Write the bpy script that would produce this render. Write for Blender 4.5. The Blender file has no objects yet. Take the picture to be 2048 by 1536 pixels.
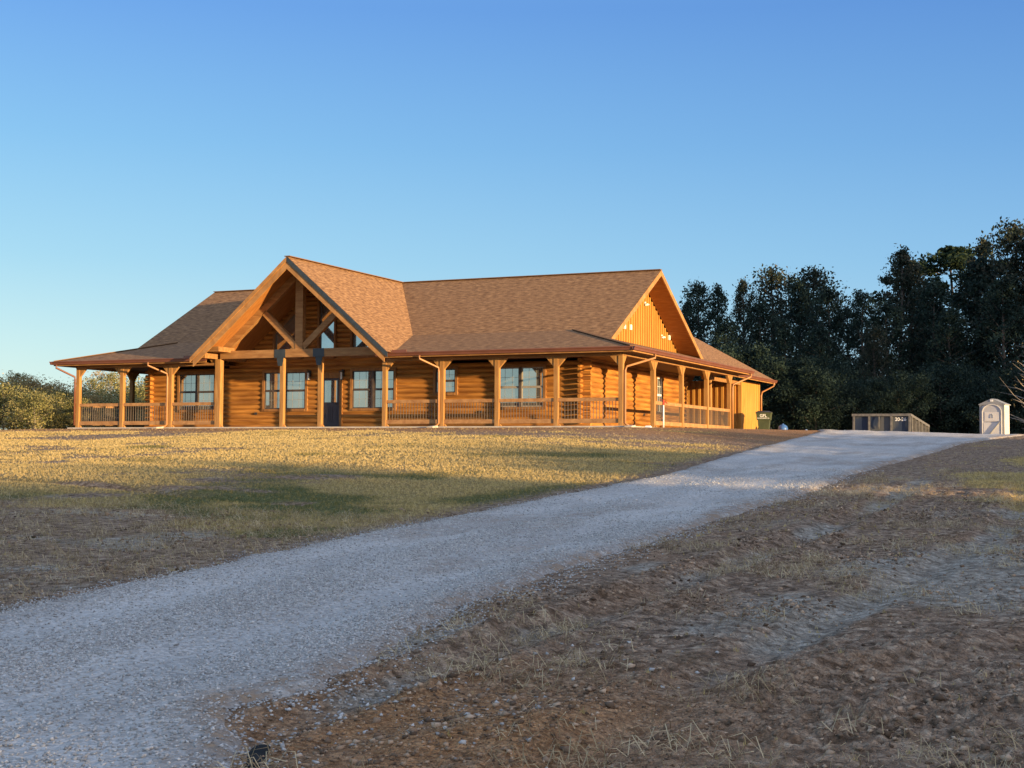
import bpy, math, random
import numpy as np
from mathutils import Vector, Matrix
R=math.radians; rnd=random.Random(7); C=bpy.context.scene.collection
scene=bpy.context.scene
# ---------------------------------------------------------------- materials
def nd(nt,t,**k):
    n=nt.nodes.new(t)
    for a,b in k.items():
        if a.startswith('i_'): n.inputs[a[2:].replace('_',' ')].default_value=b
        else: setattr(n,a,b)
    return n
def base(name,rough=.7,spec=.3,metal=0.):
    m=bpy.data.materials.new(name); m.use_nodes=True; nt=m.node_tree
    b=nt.nodes['Principled BSDF']; b.inputs['Roughness'].default_value=rough
    b.inputs['Specular IOR Level'].default_value=spec; b.inputs['Metallic'].default_value=metal
    return m,nt,b
def c4(c): return (c[0],c[1],c[2],1)
def ramp(nt,stops,src):
    r=nt.nodes.new('ShaderNodeValToRGB'); e=r.color_ramp.elements
    while len(e)<len(stops): e.new(.5)
    for i,(p,c) in enumerate(stops): e[i].position=p; e[i].color=c4(c)
    nt.links.new(src,r.inputs[0]); return r.outputs[0]
def bump(nt,b,h,s=.4,d=.02):
    n=nd(nt,'ShaderNodeBump'); n.inputs['Strength'].default_value=s; n.inputs['Distance'].default_value=d
    nt.links.new(h,n.inputs['Height']); nt.links.new(n.outputs[0],b.inputs['Normal'])
def noisy(name,stops,scale=(4,4,4),detail=5,rough=.7,spec=.3,bs=0,bd=.01,metal=0,dist=0.,coord='Object'):
    m,nt,b=base(name,rough,spec,metal)
    tc=nd(nt,'ShaderNodeTexCoord'); mp=nd(nt,'ShaderNodeMapping'); mp.inputs['Scale'].default_value=scale
    nt.links.new(tc.outputs[coord],mp.inputs[0])
    n=nd(nt,'ShaderNodeTexNoise'); n.inputs['Scale'].default_value=1; n.inputs['Detail'].default_value=detail; n.inputs['Distortion'].default_value=dist
    nt.links.new(mp.outputs[0],n.inputs['Vector'])
    nt.links.new(ramp(nt,stops,n.outputs['Fac']),b.inputs['Base Color'])
    if bs: bump(nt,b,n.outputs['Fac'],bs,bd)
    return m
def wood(name,a,b_,scale=(1.2,9,9),rough=.62): return noisy(name,[(.3,a),(.52,tuple((x+y)/2 for x,y in zip(a,b_))),(.7,b_)],scale,6,rough,.25,.25,.006,0,.6)
LOG_A=(.20,.078,.019); LOG_B=(.52,.238,.052)
M={}
M['log_x']=wood('log_wood_front',LOG_A,LOG_B,(.7,3,6.5))
M['log_y']=wood('log_wood_side',LOG_A,LOG_B,(3,.7,6.5))
M['post']=wood('post_wood',(.26,.125,.038),(.42,.235,.085),(9,9,1.3))
M['beam']=wood('beam_wood',(.22,.105,.036),(.37,.20,.078),(1.5,8,9))
M['trim']=wood('trim_wood',(.20,.09,.03),(.32,.16,.055),(6,6,2))
M['rake']=wood('rake_board_wood',(.27,.13,.042),(.42,.22,.08),(3,3,3))
M['soffit']=wood('soffit_wood',(.27,.105,.027),(.40,.175,.048),(2,12,2))
M['porchceil']=wood('porch_ceiling_wood',(.07,.03,.013),(.12,.055,.022),(2,12,2))  # wood darkened so the porch underside reads as deep shade
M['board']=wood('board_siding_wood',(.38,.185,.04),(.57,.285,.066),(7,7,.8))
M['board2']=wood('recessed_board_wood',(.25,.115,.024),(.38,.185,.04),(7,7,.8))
M['gutter']=noisy('brown_gutter_metal',[(.3,(.135,.05,.03)),(.7,(.17,.065,.04))],(2,2,2),2,.42,.5)
M['copper']=noisy('tan_downspout_metal',[(.3,(.30,.14,.055)),(.7,(.38,.19,.075))],(2,2,2),2,.42,.5)
M['baluster']=noisy('bronze_baluster',[(.3,(.10,.08,.065)),(.7,(.17,.14,.115))],(9,9,9),2,.45,.4)
M['rail']=wood('railing_wood',(.27,.135,.055),(.42,.235,.10),(4,4,5))
M['iron']=noisy('dark_iron',[(.3,(.02,.02,.022)),(.7,(.045,.045,.045))],(9,9,9),2,.45,.5)
M['plate']=noisy('dark_steel_plate',[(.3,(.02,.028,.035)),(.7,(.035,.045,.055))],(5,5,5),3,.5,.5)
M['vinyl']=noisy('window_sash_vinyl',[(.3,(.26,.24,.21)),(.7,(.32,.29,.26))],(5,5,5),2,.5,.4)
M['bronze']=noisy('dark_bronze_frame',[(.3,(.05,.038,.034)),(.7,(.08,.062,.055))],(5,5,5),2,.5,.4)
M['door']=noisy('dark_door_paint',[(.3,(.045,.038,.045)),(.7,(.06,.05,.06))],(4,4,2),3,.5,.4)
M['concrete']=noisy('porch_concrete',[(.3,(.36,.33,.29)),(.7,(.5,.46,.41))],(3,3,3),6,.85,.2,.2,.01)
M['white']=noisy('white_plastic',[(.3,(.7,.7,.68)),(.7,(.8,.8,.78))],(3,3,3),3,.5,.4)
M['red']=noisy('red_paint',[(.3,(.38,.04,.02)),(.7,(.5,.07,.04))],(8,8,8),3,.5,.4)
M['frost']=noisy('lamp_glass',[(.3,(.55,.53,.5)),(.7,(.62,.6,.57))],(8,8,8),2,.15,.6)
def glassmat(name,col,metal):
    m,nt,b=base(name,.04,.8,metal); tc=nd(nt,'ShaderNodeTexCoord')
    n=nd(nt,'ShaderNodeTexNoise'); n.inputs['Scale'].default_value=1.1; n.inputs['Detail'].default_value=2
    nt.links.new(tc.outputs['Object'],n.inputs['Vector'])
    nt.links.new(ramp(nt,[(.35,col),(.7,tuple(x*1.18 for x in col))],n.outputs['Fac']),b.inputs['Base Color'])
    bump(nt,b,n.outputs['Fac'],.12,.02); return m
M['glass']=glassmat('window_glass',(.36,.38,.38),.8)
M['glass_up']=glassmat('gable_glass',(.40,.46,.50),.85)
def shingles():
    m,nt,b=base('brown_shingles',.92,.12)
    uv=nd(nt,'ShaderNodeUVMap'); 
    br=nd(nt,'ShaderNodeTexBrick'); br.offset=.5
    br.inputs['Scale'].default_value=1; br.inputs['Brick Width'].default_value=.34; br.inputs['Row Height'].default_value=.145
    br.inputs['Mortar Size'].default_value=.008; br.inputs['Mortar Smooth'].default_value=.4; br.inputs['Bias'].default_value=-.1
    br.inputs['Color1'].default_value=c4((.29,.17,.095)); br.inputs['Color2'].default_value=c4((.18,.10,.055)); br.inputs['Mortar'].default_value=c4((.06,.038,.028))
    nt.links.new(uv.outputs[0],br.inputs['Vector'])
    mp=nd(nt,'ShaderNodeMapping'); mp.inputs['Scale'].default_value=(3.6,11,1); nt.links.new(uv.outputs[0],mp.inputs[0])
    n=nd(nt,'ShaderNodeTexNoise'); n.inputs['Scale'].default_value=1; n.inputs['Detail'].default_value=4; nt.links.new(mp.outputs[0],n.inputs['Vector'])
    n2=nd(nt,'ShaderNodeTexNoise'); n2.inputs['Scale'].default_value=60; nt.links.new(uv.outputs[0],n2.inputs['Vector'])
    mx=nd(nt,'ShaderNodeMix',data_type='RGBA',blend_type='MIX'); nt.links.new(n.outputs['Fac'],mx.inputs[0])
    r=ramp(nt,[(.36,(.13,.068,.036)),(.5,(.27,.147,.07)),(.64,(.42,.245,.118))],n.outputs['Fac'])
    mx.inputs[0].default_value=.6; nt.links.remove(mx.inputs[0].links[0])
    nt.links.new(br.outputs['Color'],mx.inputs[6]); nt.links.new(r,mx.inputs[7])
    m2=nd(nt,'ShaderNodeMix',data_type='RGBA',blend_type='MULTIPLY'); m2.inputs[0].default_value=.5
    nt.links.new(mx.outputs[2],m2.inputs[6]); nt.links.new(ramp(nt,[(.3,(.6,.6,.6)),(.7,(1,1,1))],n2.outputs['Fac']),m2.inputs[7])
    nt.links.new(m2.outputs[2],b.inputs['Base Color'])
    ad=nd(nt,'ShaderNodeMath',operation='ADD'); nt.links.new(br.outputs['Color'],ad.inputs[0]); nt.links.new(n.outputs['Fac'],ad.inputs[1])
    bump(nt,b,ad.outputs[0],.5,.02); return m
M['shingle']=shingles()
# ---------------------------------------------------------------- mesh builder
class MB:
    def __init__(s): s.v=[];s.f=[];s.uv=[]
    def poly(s,pts,uv=None):
        i=len(s.v); s.v+= [tuple(p) for p in pts]; s.f.append(list(range(i,i+len(pts)))); s.uv.append(uv)
    def hexa(s,p):   # 8 pts: bottom 4 ccw, top 4
        i=len(s.v); s.v+=[tuple(q) for q in p]
        for f in ((3,2,1,0),(4,5,6,7),(0,1,5,4),(1,2,6,5),(2,3,7,6),(3,0,4,7)): s.f.append([i+k for k in f]); s.uv.append(None)
    def box(s,a,b):
        x0,x1=sorted((a[0],b[0]));y0,y1=sorted((a[1],b[1]));z0,z1=sorted((a[2],b[2]))
        s.hexa([(x0,y0,z0),(x1,y0,z0),(x1,y1,z0),(x0,y1,z0),(x0,y0,z1),(x1,y0,z1),(x1,y1,z1),(x0,y1,z1)]); return s
    def bar(s,p,q,w,h,up=(0,0,1)):
        p=Vector(p);q=Vector(q);d=(q-p).normalized();up=Vector(up);sd=d.cross(up)
        if sd.length<1e-4: sd=d.cross(Vector((1,0,0)))
        sd.normalize();u=sd.cross(d).normalized();sd*=w/2;u*=h/2
        s.hexa([p-sd-u,p+sd-u,q+sd-u,q-sd-u,p-sd+u,p+sd+u,q+sd+u,q-sd+u]); return s
    def prism(s,pts,vec):
        n=len(pts);i=len(s.v);vec=Vector(vec)
        s.v+=[tuple(p) for p in pts]+[tuple(Vector(p)+vec) for p in pts]
        s.f.append(list(range(i+n-1,i-1,-1)));s.uv.append(None);s.f.append(list(range(i+n,i+2*n)));s.uv.append(None)
        for k in range(n): s.f.append([i+k,i+(k+1)%n,i+n+(k+1)%n,i+n+k]);s.uv.append(None)
        return s
    def tube(s,pts,rs,n=8,cap=True):
        pts=[Vector(p) for p in pts]; i0=len(s.v)
        if not isinstance(rs,(list,tuple)): rs=[rs]*len(pts)
        ref=None
        for k,p in enumerate(pts):
            d=(pts[min(k+1,len(pts)-1)]-pts[max(k-1,0)]).normalized()
            if ref is None: ref=d.orthogonal().normalized()
            a=(ref-d*ref.dot(d)); a=a.normalized() if a.length>1e-6 else d.orthogonal().normalized(); ref=a; b=d.cross(a)
            for j in range(n):
                t=2*math.pi*j/n; s.v.append(tuple(p+(a*math.cos(t)+b*math.sin(t))*rs[k]))
        for k in range(len(pts)-1):
            for j in range(n):
                s.f.append([i0+k*n+j,i0+k*n+(j+1)%n,i0+(k+1)*n+(j+1)%n,i0+(k+1)*n+j]);s.uv.append(None)
        if cap:
            s.f.append([i0+j for j in range(n-1,-1,-1)]);s.uv.append(None)
            e=i0+(len(pts)-1)*n; s.f.append([e+j for j in range(n)]);s.uv.append(None)
        return s
    def build(s,name,mat,parent=None,smooth=False,loc=None):
        me=bpy.data.meshes.new(name)
        v=s.v
        if loc is not None: v=[(a-loc[0],b-loc[1],c-loc[2]) for a,b,c in v]
        me.from_pydata(v,[],s.f)
        if any(u is not None for u in s.uv):
            l=me.uv_layers.new(name='UVMap'); k=0
            for f,u in zip(s.f,s.uv):
                for j in range(len(f)):
                    l.data[k].uv=u[j] if u else (0,0); k+=1
        me.materials.append(mat)
        if smooth: me.polygons.foreach_set('use_smooth',[True]*len(me.polygons))
        me.update()
        o=bpy.data.objects.new(name,me); C.objects.link(o)
        if parent: o.parent=parent
        if loc is not None: o.location=loc
        return o
def put(o,parent):  # parent keeping the built coordinates (parents carry a location)
    o.parent=parent; o.matrix_parent_inverse=parent.matrix_world.inverted() if False else Matrix.Identity(4); return o
def empty(name,label,cat,loc=(0,0,0),rz=0,group=None):
    o=bpy.data.objects.new(name,None); C.objects.link(o); o.location=loc; o.rotation_euler=(0,0,rz); o.empty_display_size=.2
    o['label']=label;o['category']=cat
    if group:o['group']=group
    return o
def tag(o,label,cat,group=None):
    o['label']=label;o['category']=cat
    if group:o['group']=group
    return o
def bigmesh(name,V,F,mat,attrs=None,smooth=False,uv=None):
    V=np.asarray(V,np.float32);F=np.asarray(F,np.int32);k=F.shape[1]
    me=bpy.data.meshes.new(name); me.vertices.add(len(V)); me.vertices.foreach_set('co',V.ravel())
    me.loops.add(F.size); me.loops.foreach_set('vertex_index',F.ravel())
    me.polygons.add(len(F)); me.polygons.foreach_set('loop_start',np.arange(0,F.size,k,dtype=np.int32))
    try: me.polygons.foreach_set('loop_total',np.full(len(F),k,np.int32))
    except Exception: pass
    if smooth: me.polygons.foreach_set('use_smooth',np.ones(len(F),bool))
    if attrs:
        for n,a in attrs.items():
            if a.ndim==1: at=me.attributes.new(n,'FLOAT','POINT'); at.data.foreach_set('value',a.astype(np.float32))
            else: at=me.attributes.new(n,'FLOAT_COLOR','POINT'); at.data.foreach_set('color',np.c_[a,np.ones(len(a))].astype(np.float32).ravel())
    me.materials.append(mat); me.update(calc_edges=True); me.validate()
    o=bpy.data.objects.new(name,me); C.objects.link(o); return o
# ---------------------------------------------------------------- terrain
def sst(a,b,x):
    t=np.clip((x-a)/(b-a),0,1); return t*t*(3-2*t)
def ground(x,y):
    x=np.asarray(x,float);y=np.asarray(y,float)
    y0=-1.3+9.5*sst(0.3,8.5,x); s=y0-y; L=y0+49.4
    near=-.04-2.51*np.clip(s,0,None)/L
    near=np.where(s>L,-2.55-(s-L)*.012,near)
    far=-.04+.0055*np.clip(-s,0,24)*(1-sst(2,5,x))
    far=far-(.12*np.clip(y-10.5,0,4.5)+.06*np.clip(y-15,0,6.5))*sst(3.5,6.,x)+.66*sst(22.5,28,y)*sst(3.5,6.,x)-.02*np.clip(y-31,0,50)
    z=np.where(s>0,near,far)-.03*np.exp(-(s/2.2)**2)
    z=z-.17*sst(6,13,x)*sst(-30,-5,y)-.028*np.clip(-26.5-x,0,60)
    return z
rng=np.random.default_rng(3)
_t=rng.random((256,256))
def vn(x,y,sc,ox=0.):
    x=x/sc+ox+100;y=y/sc+ox*1.7+100; xi=np.floor(x).astype(int);yi=np.floor(y).astype(int);fx=x-xi;fy=y-yi
    fx=fx*fx*(3-2*fx);fy=fy*fy*(3-2*fy); g=lambda a,b:_t[a&255,b&255]
    return (g(xi,yi)*(1-fx)+g(xi+1,yi)*fx)*(1-fy)+(g(xi,yi+1)*(1-fx)+g(xi+1,yi+1)*fx)*fy-.5
def fbm(x,y,sc,n=4,ox=0.): return sum(vn(x,y,sc/2**k,ox+k*13.7)/2**k*1.0 for k in range(n))
LY=[-60,-48,-41,-38,-35,-29,-24.2,-18.5,-10.8,-1,4,14]; LX=[10.6,10.2,10.05,9.8,9.65,9.5,9.3,8.55,7.65,6.8,6.4,4.0]
RY=[-60,-48,-45,-44.3,-43.4,-42.8,-42.2,-41.2,-40,-36,-30,-26.8,-21.8,-16.7,-9.4,-2,14]; RX=[15.6,15.0,14.65,14.25,13.68,13.8,13.7,13.47,13.2,13.05,13.0,13.0,12.6,12.5,12.4,12.3,14.0]
def drive_in(x,y):   # metres inside the drive edge
    return np.minimum(x-np.interp(y,LY,LX),np.interp(y,RY,RX)-x)+.10*vn(x,y,.7,3)+.10*vn(x,y,.22,8)
def rut(x,y,xs,w): return np.exp(-((x-xs)/w)**2)
def trkr(x,y): return np.exp(-((x-14.15-.25*np.sin((y+40)/5))/.2)**4)+np.exp(-((x-15.9-.35*np.sin((y+38)/4))/.2)**4)+.7*np.exp(-((x-13.62)/.14)**4)
def micro(x,y,d):   # small relief
    din=drive_in(x,y); out=1-sst(-.15,.15,din)
    rough=.5+1.1*sst(-.1,.25,fbm(x,y,2.6,2,5))
    right=sst(12.6,13.4,x)*(y<6)
    pad=1-sst(-4,-1.5,y)*(x<9)
    m=(.03*fbm(x,y,1.3,3,1)+.010*fbm(x,y,.28,3,2)*rough)*(.6+.3*right)
    m=m+right*(.35+rough)*(1-.8*trkr(x,y))*(.017*np.abs(vn(x,y,.13,4))+.018*np.abs(vn(x,y,.065,9))+.013*vn(x,y,.033,12))*(.4+1.2*sst(-.3,.3,fbm(x,y,.7,2,91)))
    xc=14.15+.25*np.sin((y+40)/5); xd=15.9+.35*np.sin((y+38)/4)
    tr=np.clip((-y-22)/8,0,1)*(y<-20)
    tread=.5+.5*np.sin(y*30+2*vn(x,y,.5,2))
    m=m-.65*tr*(.07*rut(x,y,xc,.17)*(1+.3*tread)+.055*rut(x,y,xd,.17)*(1+.35*tread))
    m=m+.55*tr*(.05*rut(x,y,xc+.32,.1)+.06*rut(x,y,xc-.34,.12)+.035*rut(x,y,xd-.33,.12))*(.4+1.2*(vn(x,y,.3,6)+.5))
    # low soil berm on the near right
    bx=16.4+(y+41)*.55; m=m+.07*np.exp(-((x-bx)/.28)**2)*np.clip((-y-36)/3,0,1)*(.6+.8*(vn(x,y,.35,7)+.5))
    # grooves in the lawn: a long tree shadow carved in, then a faint machine track
    for (ax,ay,bx2,by2,dep,w) in ((-9,-27.4,6.6,-31.8,.12,.24),(2.6,-26.6,1.0,-20.6,.05,.16)):
        L2=math.hypot(bx2-ax,by2-ay);ux,uy=(bx2-ax)/L2,(by2-ay)/L2;t=(x-ax)*ux+(y-ay)*uy;q=(x-ax)*uy-(y-ay)*ux
        m=m-dep*np.exp(-(q/w)**2)*sst(-.5,1,t)*(1-sst(L2-1,L2+.5,t))
    far=1-.7*sst(40,90,d)
    return m*out*far*np.where(pad>0,pad,0)
CX,CY,CZ=17.777,-49.357,-1.006; YAW=R(24.197)
def polar(r0,r1,rat,angs):
    rr=[r0]
    while rr[-1]<r1: rr.append(rr[-1]*rat)
    rr=np.array(rr); A,Q=np.meshgrid(angs,rr); return CX+Q*np.sin(A),CY+Q*np.cos(A),Q
a0=-YAW
angs=a0+np.concatenate([np.radians(np.arange(-180,-30,5)),np.radians(np.arange(-30,-23,.5)),np.radians(np.arange(-23,23,.09)),np.radians(np.arange(23,30,.5)),np.radians(np.arange(30,181,5))])
def gridfaces(n,m):
    i=np.arange(n-1)[:,None]*m+np.arange(m-1)[None,:]; i=i.ravel(); return np.c_[i,i+1,i+m+1,i+m]
X,Y,D=polar(2.,700,1.0055,angs)
gz=ground(X,Y)+micro(X,Y,D)
din=drive_in(X,Y); gz=gz-.05*sst(.05,.3,din)
def shadow_streak(x,y):  # long tree shadow put into the lawn as a strip of bare soil
    t=(x+1.5)/8.1; q=y-(-29.5-2.3*t+.25*np.sin(x*1.1)); return np.exp(-(q/(.20+.05*np.sin(x*2.3)))**4)*((x>-9)&(x<6.6))
def lawnmask(x,y):
    g=sst(-.35,-1.2,drive_in(x,y))
    g=1-sst(-1.0,-.1,drive_in(x,y))
    left=(x<10)*1.0
    n=fbm(x,y,5,3,2)
    lw=sst(-.14,.18,n+.20+.45*fbm(x*.6,y,.9,3,5)-1.05*sst(-8,-1.2,y)-.85*(1-sst(-37,-29.5,y+.3*x))+.25*fbm(x,y,1.3,3,77))*left
    rt=(1-left)*sst(-.05,.25,fbm(x,y,2.5,3,11)-.42+.72*sst(-36,-26,y)*sst(13.2,15.5,x))
    return np.clip((lw+rt)*g*(1-shadow_streak(x,y)),0,1)
lawn=lawnmask(X,Y)
green=(1-.55*(X>10))*np.clip(sst(-.2,.3,fbm(X,Y,1.8,3,21)-.34+.34*(1-sst(-32,-27,Y-.6*(X-6)))*(X<10)-.15*sst(-20,-8,Y)),0,1)
pale=np.clip(sst(.0,.45,fbm(X,Y,1.1,4,31)+.70*np.exp(-((X-17.0)/1.6)**2-((Y+37.0)/2.8)**2)-.24+.25*(X<10)*(Y<-34)+.42*trkr(X,Y)),0,1)*(1-sst(-24,-18,Y))
orange=np.clip(.95*np.exp(-((X-14.8)/1.1)**2-((Y+43.4)/1.3)**2)+sst(-9,-3,Y)*.75*(X<9)+.2*sst(0,.5,fbm(X,Y,.9,3,41)),0,1)  # orange soil; the near patch is brightened in place of sunlight
def ground_mat():
    m,nt,b=base('lawn_and_soil',.95,.1); tc=nd(nt,'ShaderNodeTexCoord'); L=nt.links
    def no(s,d=6,dd=0): 
        n=nd(nt,'ShaderNodeTexNoise'); n.inputs['Scale'].default_value=s;n.inputs['Detail'].default_value=d;n.inputs['Distortion'].default_value=dd; L.new(tc.outputs['Object'],n.inputs['Vector']); return n.outputs['Fac']
    at=nd(nt,'ShaderNodeAttribute',attribute_name='zone'); sp=nd(nt,'ShaderNodeSeparateColor'); L.new(at.outputs['Color'],sp.inputs[0])
    at2=nd(nt,'ShaderNodeAttribute',attribute_name='green')
    n1=no(9,10,.5);n2=no(45,8);n3=no(.8,4)
    def mix(f,a,b2):
        x=nd(nt,'ShaderNodeMix',data_type='RGBA'); 
        if isinstance(f,float): x.inputs[0].default_value=f
        else: L.new(f,x.inputs[0])
        L.new(a,x.inputs[6]);L.new(b2,x.inputs[7]); return x.outputs[2]
    soil=ramp(nt,[(.34,(.15,.10,.065)),(.48,(.31,.215,.145)),(.6,(.43,.31,.215)),(.72,(.60,.47,.34))],n1)
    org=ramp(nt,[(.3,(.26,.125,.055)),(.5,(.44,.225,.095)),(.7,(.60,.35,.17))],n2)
    pal=ramp(nt,[(.35,(.24,.20,.155)),(.5,(.40,.35,.28)),(.68,(.56,.50,.42))],n1)
    thatch=ramp(nt,[(.3,(.19,.13,.05)),(.5,(.38,.275,.105)),(.7,(.55,.41,.18))],n2)
    grn=ramp(nt,[(.3,(.07,.085,.03)),(.5,(.15,.165,.06)),(.7,(.26,.25,.10))],n2)
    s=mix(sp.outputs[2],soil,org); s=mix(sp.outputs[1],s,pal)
    g=mix(at2.outputs['Fac'],thatch,grn)
    c=mix(sp.outputs[0],s,g)
    L.new(c,b.inputs['Base Color'])
    v1=nd(nt,'ShaderNodeTexVoronoi');v1.inputs['Scale'].default_value=34; v2=nd(nt,'ShaderNodeTexVoronoi');v2.inputs['Scale'].default_value=85
    wp=nd(nt,'ShaderNodeMix',data_type='RGBA',blend_type='LINEAR_LIGHT'); wp.inputs[0].default_value=.03; nz=nd(nt,'ShaderNodeTexNoise'); nz.inputs['Scale'].default_value=18; L.new(tc.outputs['Object'],nz.inputs['Vector']); L.new(tc.outputs['Object'],wp.inputs[6]); L.new(nz.outputs['Color'],wp.inputs[7])
    L.new(wp.outputs[2],v1.inputs['Vector']);L.new(wp.outputs[2],v2.inputs['Vector'])
    a1=nd(nt,'ShaderNodeMath',operation='MULTIPLY_ADD');L.new(v1.outputs['Distance'],a1.inputs[0]);a1.inputs[1].default_value=-.9;L.new(n2,a1.inputs[2])
    a2=nd(nt,'ShaderNodeMath',operation='MULTIPLY_ADD');L.new(v2.outputs['Distance'],a2.inputs[0]);a2.inputs[1].default_value=-.5;L.new(a1.outputs[0],a2.inputs[2])
    bump(nt,b,a2.outputs[0],1.,.035)
    sv=nd(nt,'ShaderNodeSeparateColor');L.new(v1.outputs['Color'],sv.inputs[0]); vr=ramp(nt,[(0,(.62,.62,.62)),(1,(1.3,1.3,1.3))],sv.outputs[0])
    mm=nd(nt,'ShaderNodeMix',data_type='RGBA',blend_type='MULTIPLY');mm.inputs[0].default_value=1;L.new(c,mm.inputs[6]);L.new(vr,mm.inputs[7]);L.new(mm.outputs[2],b.inputs['Base Color'])
    return m
gm=ground_mat()
V=np.c_[X.ravel(),Y.ravel(),gz.ravel()]; F=gridfaces(*X.shape)
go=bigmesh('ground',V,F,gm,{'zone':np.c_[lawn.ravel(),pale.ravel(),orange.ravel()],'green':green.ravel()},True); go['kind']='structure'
# gravel drive sheet (sinks under the soil at its ragged edges)
ya=np.concatenate([np.arange(-48.5,-30,.045),np.arange(-30,-12,.09),np.arange(-12,12,.2)]); xa=np.arange(3.4,15.6,.045)
Xd,Yd=np.meshgrid(xa,ya)
dd=drive_in(Xd,Yd)
rise=-.09+.13*sst(-.12,.22,dd)
def drive_z(x,y,d_):
    e=np.interp(y,LY,LX)
    return ground(x,y)-.09+.13*sst(-.12,.22,d_)+.010*fbm(x,y,.5,3,4)+.016*fbm(x,y,2.2,2,6)+.008*vn(x,y,.06,5)+.012*np.exp(-((d_-.35)/.18)**2)-.022*np.exp(-((x-e-.95)/.3)**2)-.022*np.exp(-((x-e-2.45)/.3)**2)
zr=drive_z(Xd,Yd,dd)
zr=np.where(dd<-.3,ground(Xd,Yd)-.2,zr)
def gravel_mat():
    m,nt,b=base('crushed_limestone',.9,.2);L=nt.links; tc=nd(nt,'ShaderNodeTexCoord')
    v=nd(nt,'ShaderNodeTexVoronoi');v.inputs['Scale'].default_value=42;L.new(tc.outputs['Object'],v.inputs['Vector'])
    v2=nd(nt,'ShaderNodeTexVoronoi');v2.inputs['Scale'].default_value=19;L.new(tc.outputs['Object'],v2.inputs['Vector'])
    mp=nd(nt,'ShaderNodeMapping');mp.inputs['Scale'].default_value=(1.5,.35,1);L.new(tc.outputs['Object'],mp.inputs[0])
    n=nd(nt,'ShaderNodeTexNoise');n.inputs['Scale'].default_value=1.3;n.inputs['Detail'].default_value=6;L.new(mp.outputs[0],n.inputs['Vector'])
    sp=nd(nt,'ShaderNodeSeparateColor');L.new(v.outputs['Color'],sp.inputs[0])
    st=ramp(nt,[(0,(.24,.235,.225)),(.5,(.46,.45,.43)),(1,(.72,.70,.67))],sp.outputs[0])
    dust=ramp(nt,[(.35,(.36,.335,.31)),(.65,(.56,.54,.51))],n.outputs['Fac'])
    x=nd(nt,'ShaderNodeMix',data_type='RGBA');x.inputs[0].default_value=.5;L.new(st,x.inputs[6]);L.new(dust,x.inputs[7])
    ea=nd(nt,'ShaderNodeAttribute',attribute_name='edge'); nn=nd(nt,'ShaderNodeTexNoise'); nn.inputs['Scale'].default_value=7; nn.inputs['Detail'].default_value=8; L.new(tc.outputs['Object'],nn.inputs['Vector'])
    em=nd(nt,'ShaderNodeMath',operation='MULTIPLY'); L.new(ea.outputs['Fac'],em.inputs[0]); 
    er=nd(nt,'ShaderNodeMapRange'); er.inputs[1].default_value=.32; er.inputs[2].default_value=.6; L.new(nn.outputs['Fac'],er.inputs[0]); L.new(er.outputs[0],em.inputs[1])
    so_=ramp(nt,[(.35,(.15,.105,.075)),(.65,(.33,.25,.18))],nn.outputs['Fac'])
    y=nd(nt,'ShaderNodeMix',data_type='RGBA'); L.new(em.outputs[0],y.inputs[0]); L.new(x.outputs[2],y.inputs[6]); L.new(so_,y.inputs[7]); L.new(y.outputs[2],b.inputs['Base Color'])
    ad=nd(nt,'ShaderNodeMath',operation='ADD');L.new(v.outputs['Distance'],ad.inputs[0]);L.new(v2.outputs['Distance'],ad.inputs[1]);
    inv=nd(nt,'ShaderNodeMath',operation='MULTIPLY');L.new(ad.outputs[0],inv.inputs[0]);inv.inputs[1].default_value=-1
    bump(nt,b,inv.outputs[0],.8,.02);return m
Fd=gridfaces(*Xd.shape); keep=(dd.ravel()[Fd]>-.3).any(1)
Fd=Fd[keep]; us=np.unique(Fd); rm=np.zeros(Xd.size,int); rm[us]=np.arange(len(us))
dr=bigmesh('gravel_drive',np.c_[Xd.ravel(),Yd.ravel(),zr.ravel()][us],rm[Fd],gravel_mat(),{'edge':np.clip(1.1*(1-sst(-.05,.55,dd))+.5*sst(.05,.35,fbm(Xd,Yd*.4,.8,3,71)),0,1).ravel()[us]},True); dr['kind']='structure'
def surf(x,y):
    d=np.hypot(x-CX,y-CY); dn=drive_in(x,y)
    return np.maximum(ground(x,y)+micro(x,y,d)-.05*sst(.05,.3,dn),np.where(dn>-.3,drive_z(x,y,dn),-99))
def inview(x,y,m=23.5):
    a=np.arctan2(x-CX,y-CY)-a0; return np.abs(np.degrees(a))<m
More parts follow.
